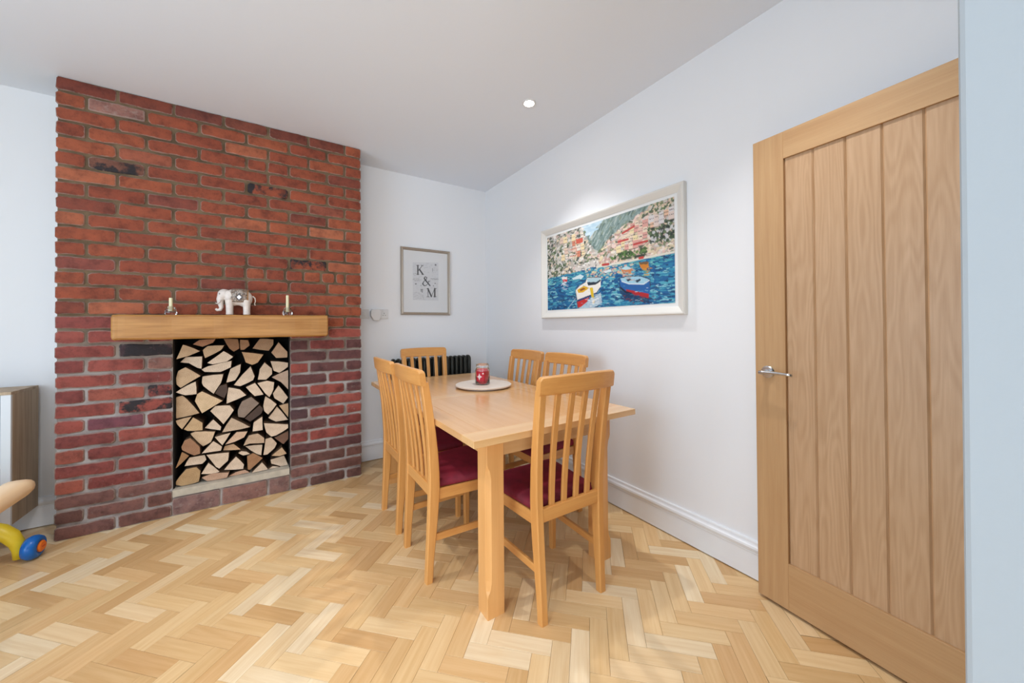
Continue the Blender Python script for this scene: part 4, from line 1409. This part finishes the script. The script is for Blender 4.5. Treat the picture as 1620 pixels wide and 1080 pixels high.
# boats
P_ = lambda pts, c_, al=1.0: cv.poly(hp(pts), c_, al)
P_([(325, 930), (470, 830), (480, 900), (400, 945), (330, 945)], (196, 214, 226), .75)
P_([(298, 815), (325, 785), (365, 760), (375, 730), (470, 728), (470, 790), (440, 830), (312, 890)], (240, 236, 228))
P_([(308, 888), (400, 850), (380, 890), (340, 925), (315, 935)], (198, 44, 44))
P_([(312, 880), (440, 830), (470, 790), (470, 800), (440, 842), (312, 894)], (40, 60, 110))
P_([(310, 812), (355, 785), (392, 800), (350, 830), (318, 832)], (226, 176, 40))
P_([(325, 812), (352, 798), (368, 806), (335, 822)], (150, 84, 40))
P_([(375, 735), (470, 730), (468, 745), (440, 765), (380, 770)], (176, 206, 214))
P_([(375, 762), (440, 760), (466, 742), (470, 752), (440, 775), (385, 785)], (44, 56, 70))
P_([(395, 800), (415, 795), (430, 890), (420, 915), (405, 850)], (226, 190, 40))
P_([(590, 790), (790, 860), (800, 900), (640, 880), (600, 830)], (14, 44, 84), .75)
P_([(592, 735), (640, 722), (740, 718), (800, 740), (805, 790), (795, 862), (640, 822), (600, 790)], (34, 96, 164))
P_([(600, 735), (650, 724), (735, 722), (795, 742), (760, 772), (660, 770), (612, 756)], (160, 204, 222))
P_([(640, 745), (665, 734), (675, 742), (655, 758)], (40, 60, 80)); P_([(695, 752), (735, 738), (742, 748), (715, 764)], (40, 60, 80))
P_([(640, 808), (795, 838), (795, 868), (700, 845), (645, 825)], (176, 38, 46))
P_([(600, 790), (640, 820), (700, 838), (640, 835), (604, 805)], (12, 30, 60))
P_([(603, 672), (640, 652), (682, 668), (670, 705), (620, 702)], (206, 130, 84)); P_([(603, 672), (640, 652), (682, 668), (640, 680)], (186, 220, 226))
P_([(725, 628), (790, 622), (792, 655), (775, 680), (738, 665)], (206, 128, 44)); P_([(725, 628), (790, 622), (785, 640), (735, 642)], (120, 90, 60))
P_([(275, 735), (330, 708), (355, 722), (330, 745), (285, 755)], (206, 226, 230)); P_([(275, 745), (330, 738), (325, 752), (288, 758)], (70, 150, 170))
P_([(202, 730), (240, 728), (242, 758), (215, 762)], (214, 60, 66)); P_([(202, 728), (240, 724), (238, 742), (206, 744)], (232, 228, 226))
P_([(485, 690), (535, 672), (540, 690), (500, 700)], (214, 226, 228))
OUT = (58, 62, 70)
cv.stroke(hp([(298, 815), (325, 785), (365, 760), (375, 730), (470, 728)]), .004, OUT)
cv.stroke(hp([(298, 815), (312, 890), (318, 932)]), .004, OUT)
cv.stroke(hp([(592, 735), (640, 722), (740, 718), (800, 740), (805, 790)]), .004, OUT)
cv.stroke(hp([(592, 735), (600, 790), (640, 822)]), .004, (20, 40, 70))
cv.stroke(hp([(612, 756), (660, 772), (760, 774), (797, 748)]), .005, (226, 236, 240))
cv.stroke(hp([(245, 945), (300, 870)]), .003, (206, 220, 226))
for bx_, by_, n_, rx_, cols_ in ((430, 890, 60, 45, [(214, 226, 234), (240, 240, 240), (150, 196, 214)]), (700, 885, 60, 90, [(16, 50, 92), (40, 110, 150), (120, 60, 70)]), (225, 790, 20, 20, [(206, 190, 200), (230, 232, 236)]), (650, 712, 26, 40, [(206, 150, 120), (150, 190, 190)]), (770, 688, 20, 25, [(206, 150, 60), (120, 160, 130)])):
    for _ in range(n_):
        x, y = hmap(Hm, (bx_ + pr.gauss(0, rx_ * .5), by_ + pr.gauss(0, 18)))
        if y < .985 and 0 < x < 1: cv.dab(x, y, pr.uniform(.006, .016), pr.uniform(.0016, .003), pr.choice(cols_), pr.uniform(-.2, .2), .8)
for _ in range(110):
    x, y = hmap(Hm, (pr.uniform(130, 960), pr.uniform(700, 930)))
    cv.dab(x, y, pr.uniform(.004, .012), pr.uniform(.0012, .002), pr.choice([(150, 200, 220), (96, 170, 200), (210, 228, 236)]), pr.uniform(-.1, .1), .7)
py0, py1, pz0, pz1 = 1.118, 2.372, 1.240, 1.963
ay0, ay1, az0, az1 = 1.184, 2.310, 1.306, 1.898
root = empty('harbour_painting', (XW, (py0 + py1) / 2, (pz0 + pz1) / 2))
tag(root, 'wide white-framed painting of boats in a blue harbour below hillside houses', 'painting')
def prel(o):
    o.parent = root
    o.matrix_parent_inverse = Matrix.Translation(-Vector(root.location))
    return o
FRAMEW = plain('frame_white', (232, 228, 220), 0.35)
def frame_piece(name, a, b_, ia, ib, prof_d, mat, axis, wall):
    """one mitred frame side; a,b_ outer corners, ia,ib inner corners (in-plane pairs); prof_d = [(t, depth)] from outer to inner"""
    def P(c_, d):
        return (wall - d, c_[0], c_[1]) if axis == 'x' else (c_[0], wall - d, c_[1])
    rings = []
    for o_, i_ in ((a, ia), (b_, ib)):
        rings.append([P((o_[0] + (i_[0] - o_[0]) * t, o_[1] + (i_[1] - o_[1]) * t), d) for t, d in prof_d])
    return link(name, loft_mesh(name, rings), mat)
def picture_frame(y0, y1, z0, z1, w, prof, mat, axis, wall, adopt):
    Oc = [(y0, z0), (y1, z0), (y1, z1), (y0, z1)]
    Ic = [(y0 + w, z0 + w), (y1 - w, z0 + w), (y1 - w, z1 - w), (y0 + w, z1 - w)]
    for k in range(4):
        adopt(frame_piece('frame_side', Oc[k], Oc[(k + 1) % 4], Ic[k], Ic[(k + 1) % 4], prof, mat, axis, wall))
picture_frame(py0, py1, pz0, pz1, .046, [(0, .001), (0, .030), (.12, .036), (.3, .034), (.85, .020), (1, .016), (1, .001)], FRAMEW, 'x', XW, prel)
prel(box('white_mount', (XW - .012, XW - .002, py0 + .044, py1 - .044, pz0 + .044, pz1 - .044), plain('mount_white', (238, 238, 236), 0.6)))
me = cv.mesh('artwork', (XW - .0135, ay1, az1), (0, ay0 - ay1, 0), (0, 0, az0 - az1))
prel(link('artwork', me, attr_mat('harbour_paint', rough=0.55)))

# initials print
Hk = homography([(155, 125), (745, 185), (745, 965), (155, 950)], [(0, 0), (1, 0), (1, 1), (0, 1)])
cv = Canvas(200, 276, (226, 226, 226))
hk = lambda p: hmap(Hk, p)
pr = random.Random(9)
INK = (72, 72, 74)
def hkp(pts): return [hk(p) for p in pts]
cv.poly(hkp([(280, 295), (625, 300), (620, 805), (280, 790)]), (214, 214, 216))
for _ in range(260):
    x, y = hk((pr.uniform(285, 615), pr.uniform(305, 790)))
    g_ = pr.randint(186, 214)
    cv.dab(x, y, pr.uniform(.006, .03), pr.uniform(.003, .008), (g_, g_, g_ + 1), pr.uniform(-.6, .6), .6)
for x0, y0, x1, y1, n_ in ((285, 500, 380, 545, 60), (285, 690, 430, 785, 80), (530, 500, 620, 530, 30), (545, 380, 620, 410, 20), (290, 430, 330, 470, 24)):
    for _ in range(n_):
        x, y = hk((pr.uniform(x0, x1), pr.uniform(y0, y1)))
        g_ = pr.randint(150, 196)
        cv.dab(x, y, pr.uniform(.004, .014), pr.uniform(.002, .005), (g_, g_, g_), pr.uniform(-.4, .4), .7)
def letter(polys, box_):
    x0, y0, x1, y1 = box_
    for pts, w in polys:
        P2 = [hk((x0 + (x1 - x0) * u, y0 + (y1 - y0) * v)) for u, v in pts]
        sc_ = (x1 - x0) / 590
        cv.stroke(P2, [ww * sc_ for ww in w] if isinstance(w, list) else w * sc_, INK)
letter([([(.24, .02), (.24, .98)], .17), ([(.05, .02), (.43, .02)], .05), ([(.05, .98), (.43, .98)], .05), ([(.32, .58), (.84, .02)], .07), ([(.66, .02), (1.0, .02)], .05),
        ([(.46, .44), (.90, .97)], .18), ([(.70, .98), (1.06, .98)], .05)], (325, 335, 425, 458))
letter([([(.98, .96), (.36, .32), (.27, .17), (.42, .02), (.60, .12), (.52, .32), (.20, .54), (.07, .78), (.26, .97), (.50, .95), (.74, .76), (.88, .50)],
         [.15, .17, .13, .07, .10, .08, .08, .15, .10, .07, .06, .08]), ([(.74, .50), (1.02, .50)], .05)], (405, 482, 510, 608))
letter([([(.14, .02), (.14, .98)], .06), ([(.0, .98), (.28, .98)], .05), ([(.0, .02), (.2, .02)], .05), ([(.14, .02), (.50, .96)], .15), ([(.50, .96), (.84, .04)], .05),
        ([(.86, .02), (.86, .98)], .16), ([(.70, .98), (1.04, .98)], .05), ([(.82, .02), (1.04, .02)], .05)], (465, 642, 590, 752))
letter([([(.15, .05), (.15, .7)], .2), ([(.6, .1), (.6, .95)], .22), ([(.0, .05), (.9, .05)], .12)], (385, 650, 420, 695))
for (x, y, s_) in ((585, 330, 12), (322, 580, 10), (555, 605, 6), (578, 575, 8), (390, 600, 5)):
    u, v = hk((x, y)); cv.dab(u, v, s_ / 590, s_ / 590, (128, 128, 130))
cv.stroke(hkp([(545, 375), (545, 418)]), .008, (110, 110, 112)); cv.stroke(hkp([(520, 512), (618, 520)]), .008, (140, 140, 142))
cv.stroke(hkp([(430, 372), (480, 360)]), .006, (170, 170, 172))
kx0, kx1, kz0, kz1 = 0.961, 1.451, 1.290, 1.925
root = empty('initials_print', ((kx0 + kx1) / 2, YB, (kz0 + kz1) / 2))
tag(root, 'framed print with large grey letters K & M on the back wall', 'picture')
SILV = plain('champagne_frame', (176, 162, 146), 0.35, metal=0.35)
picture_frame(kx0, kx1, kz0, kz1, .026, [(0, .001), (0, .020), (.2, .024), (.45, .019), (.7, .021), (1, .012), (1, .001)], SILV, 'y', YB, prel)
me = cv.mesh('print', (kx0 + .025, YB - .011, kz1 - .025), (kx1 - kx0 - .05, 0, 0), (0, 0, kz0 - kz1 + .05))
prel(link('print', me, attr_mat('print_ink', rough=0.35, coat=0.3)))
prel(box('backing', (kx0 + .02, kx1 - .02, YB - .009, YB - .001, kz0 + .02, kz1 - .02), WHITEP))

# ------------------------------------------------------------------ oak door, standing open against the right wall
DW, DZ0, DZ1, DT = .726, .012, 1.982, .040
fx, fy = 1.766, .748
dx, dy = .0903, .9959
door = empty('door_1', (fx - dx * DW, fy - dy * DW, 0), math.atan2(dy, dx))
tag(door, 'oak cottage door with vertical boards standing open along the right wall', kind='structure')
ST, TR, BR = .117, .112, .190
box('stile', (DW - ST, DW, -DT, 0, DZ0, DZ1), OAK_ZP, door, .0015, 1)
box('stile', (0, ST, -DT, 0, DZ0, DZ1), OAK_ZP, door, .0015, 1)
box('top_rail', (ST, DW - ST, -DT, -.0003, DZ1 - TR, DZ1), OAK_X, door, .0008, 1)
box('bottom_rail', (ST, DW - ST, -DT, -.0003, DZ0, DZ0 + BR), OAK_X, door, .0008, 1)
pw_ = (DW - 2 * ST) / 5
for k in range(5):
    me = box_mesh('board', -pw_ / 2 + .0002, pw_ / 2 - .0002, -.020, 0, DZ0 + BR - .004, DZ1 - TR + .004, .0045, 1)
    o = link('board', me, OAK_Z, door, (ST + pw_ * (k + .5), -.009, 0))
box('panel_back', (ST - .005, DW - ST + .005, -.031, -.0295, DZ0 + BR - .004, DZ1 - TR + .004), OAK_X, door)
# lever handle
hx, hz = DW - .051, .981
hd = empty('handle', (0, 0, 0)); hd.parent = door
hd['label'] = 'satin chrome lever handle'
def lathe_y(name, prof, cx, cz):
    me = lathe_mesh(name, prof, 32)
    for v in me.vertices:
        x, y, z = v.co
        v.co = (cx + x, z, cz + y)
    me.update()
    bm = bmesh.new(); bm.from_mesh(me); bmesh.ops.recalc_face_normals(bm, faces=bm.faces); bm.to_mesh(me); bm.free()
    return me
o = link('rose', lathe_y('rose', [(0, 0), (.026, 0), (.026, .006), (.023, .009), (.011, .0095), (.0095, .012), (.0095, .048), (.008, .052), (0, .052)], hx, hz), CHROME, hd, smooth=False)
rings = []
for t in (0, .1, .3, .6, .85, 1):
    x = hx + .012 - .122 * t
    w_, h_ = .0085 - .003 * t, .0075 - .0018 * t
    yc_, zc_ = .046 + .004 * t, hz + .003 * math.sin(t * 3)
    rings.append([(x, yc_ + w_ * math.cos(a), zc_ + h_ * math.sin(a)) for a in [2 * math.pi * k / 12 for k in range(12)]])
link('lever', loft_mesh('lever', rings), CHROME, hd, smooth=True)

# door casing behind the partition
trim = empty('trim_1'); tag(trim, None, kind='structure')
for bb in ((0.915, 0.95, -.15, -.012, 0, 2.035), (1.715, 1.75, -.15, -.012, 0, 2.035), (0.95, 1.715, -.15, -.012, 2.0, 2.035)):
    box('lining', bb, GLOSSW, trim, .002, 1)

# ------------------------------------------------------------------ media cabinet at the left edge
CX1, CX0, CY0, CY1, CZ0, CZ1 = -1.190, -2.28, 3.080, 3.345, .137, .850
root = empty('media_cabinet', ((CX0 + CX1) / 2, (CY0 + CY1) / 2, 0))
tag(root, 'low media cabinet with dark oak side and white front, left of chimney breast', 'cabinet')
def crel(o):
    o.parent = root
    o.matrix_parent_inverse = Matrix.Translation(-Vector(root.location))
    return o
CABW = plain('cabinet_white', (226, 228, 232), 0.3)
crel(box('side_panel', (CX1 - .02, CX1, CY0 + .012, CY1, CZ0, CZ1 - .016), TVOAK, None, .001, 1))
crel(box('side_panel', (CX0, CX0 + .02, CY0 + .012, CY1, CZ0, CZ1 - .016), TVOAK, None, .001, 1))
crel(box('top', (CX0, CX1, CY0, CY1, CZ1 - .016, CZ1), TVOAK, None, .001, 1))
crel(box('bottom', (CX0 + .02, CX1 - .02, CY0 + .012, CY1, CZ0, CZ0 + .02), TVOAK, None, .001, 1))
crel(box('back', (CX0 + .02, CX1 - .02, CY1 - .008, CY1, CZ0 + .02, CZ1 - .016), DARK))
crel(box('shelf', (CX0 + .02, CX1 - .02, CY0 + .014, CY1 - .008, .445, .463), CABW, None, .001, 1))
crel(box('front_frame', (CX1 - .035, CX1, CY0 - .003, CY0 + .012, CZ0, CZ1 - .016), CABW, None, .001, 1))
crel(box('door_panel', (-1.70, CX1 - .037, CY0 - .003, CY0 + .012, .465, CZ1 - .018), plain('cabinet_gloss_front', (206, 216, 228), 0.12), None, .002, 1))
crel(box('door_panel', (CX0 + .002, -1.703, CY0 - .003, CY0 + .012, .465, CZ1 - .018), plain('cabinet_gloss_front_2', (206, 216, 228), 0.12), None, .002, 1))
for x in (CX0 + .12, CX1 - .30):
    for y in (CY0 + .05, CY1 - .05):
        crel(link('leg', tube_mesh('leg', [(x, y, CZ0 + .002), (x, y, 0)], [.018, .012], 12), DARK, smooth=False))

# ------------------------------------------------------------------ push-along toy
YEL, BLU, ORA = plain('toy_yellow', (236, 208, 48), 0.35), plain('toy_blue', (10, 104, 190), 0.25), plain('toy_orange', (240, 122, 34), 0.35)
TRED, TGRN = plain('toy_red', (206, 30, 34), 0.35), plain('toy_green', (120, 196, 96), 0.35)
wx, wy, wr = -1.056, 2.925, .058
root = empty('push_toy', (-1.30, wy, 0))
tag(root, 'plastic push-along toy with yellow curved leg and blue wheel', 'toy')
def yrel(o):
    o.parent = root
    o.matrix_parent_inverse = Matrix.Translation(-Vector(root.location))
    return o
def wheel(cx, cy, ang):
    prof = [(0, -.030), (wr * .55, -.030), (wr * .88, -.022), (wr, -.006), (wr, .006), (wr * .88, .022), (wr * .60, .030), (wr * .52, .026), (0, .026)]
    me = lathe_mesh('wheel', prof, 36)
    R_ = Matrix.Rotation(ang, 4, 'Z') @ Matrix.Rotation(math.pi / 2, 4, 'Y')
    for v in me.vertices:
        v.co = Matrix.Translation((cx, cy, wr)) @ (R_ @ v.co)
    w = yrel(link('wheel', me, BLU, smooth=True))
    hm = lathe_mesh('hub_cap', [(0, .026), (wr * .47, .026), (wr * .47, .031), (wr * .38, .036), (0, .037)], 24)
    for v in hm.vertices:
        v.co = Matrix.Translation((cx, cy, wr)) @ (R_ @ v.co)
    h = link('hub_cap', hm, ORA)
    h.parent = w
    sl = box_mesh('hub_slot', -.002, .002, -.010, .010, .0365, .0378)
    for v in sl.vertices:
        v.co = Matrix.Translation((cx, cy, wr)) @ (R_ @ v.co)
    s2 = link('hub_slot', sl, TRED); s2.parent = w
    return w
wheel(wx, wy, -0.14)
wheel(wx - .30, wy - .32, -0.14)
dl = Vector((-.052, .006, 0))
def leg_path(cx, cy):
    p0 = Vector((cx, cy, 0)) + dl
    out = []
    for t, (ox, z) in enumerate(((0, .016), (.001, .055), (-.004, .092), (-.026, .132), (-.062, .162), (-.11, .182), (-.18, .195))):
        out.append((p0.x + ox, p0.y - .0 - ox * .25, z))
    return out
for cx, cy in ((wx, wy), (wx - .30, wy - .32)):
    yrel(link('curved_leg', tube_mesh('curved_leg', leg_path(cx, cy), [.018, .021, .027, .033, .036, .037, .036], 14), YEL, smooth=True))
yrel(box('body', (-1.62, -1.250, wy - .34, wy + .07, .205, .32), TRED, None, .03, 3))
yrel(box('tray', (-1.60, -1.27, wy - .32, wy + .05, .32, .40), TGRN, None, .02, 3))
yrel(link('rear_leg', tube_mesh('rear_leg', [(-1.56, wy - .2, .26), (-1.60, wy - .2, .12), (-1.62, wy - .2, .0)], [.03, .03, .03], 12), YEL, smooth=True))

# ------------------------------------------------------------------ armchair whose arm reaches into view at the left edge
root = empty('wooden_armchair', (-1.12, 1.65, 0))
tag(root, 'pale wooden armchair, only its rounded arm end showing at left edge', 'armchair')
def arel(o):
    o.parent = root
    o.matrix_parent_inverse = Matrix.Translation(-Vector(root.location))
    return o
AXR, AXL, AEND, AZ = -0.780, -1.45, 2.075, .645
for ax in (AXR, AXL):
    rings = []
    for k in range(15):
        t = k / 14
        y = AEND - .72 * t ** 1.4
        s_ = min(1, math.sqrt(max(0.0, 1 - (1 - min(1, t / .11)) ** 2)) + .04)
        w_, h_ = .043 * s_, .027 * s_
        z = AZ - .03 * (1 - t) ** 0 + (.004 if t < .1 else 0)
        rings.append([(ax + w_ * math.copysign(abs(math.cos(a)) ** .75, math.cos(a)), y, z + h_ * math.copysign(abs(math.sin(a)) ** .75, math.sin(a))) for a in [2 * math.pi * j / 16 for j in range(16)]])
    arel(link('armrest', loft_mesh('armrest', rings), PALEWOOD, smooth=True))
    arel(box('front_leg', (ax - .022, ax + .022, 1.735, 1.79, 0, .600), PALEWOOD, None, .006))
    arel(box('rear_leg', (ax - .022, ax + .022, 1.375, 1.43, 0, .600), PALEWOOD, None, .006))
    arel(box('side_rail', (ax - .016, ax + .016, 1.43, 1.735, .24, .30), PALEWOOD, None, .004))
CUSH = plain('oatmeal_fabric', (206, 196, 180), 0.9, bump=0.4, bscale=300)
arel(box('seat_cushion', (AXL + .03, AXR - .03, 1.34, 1.84, .30, .43), CUSH, None, .04, 4))
arel(box('back_cushion', (AXL + .03, AXR - .03, 1.26, 1.40, .432, .88), CUSH, None, .04, 4))
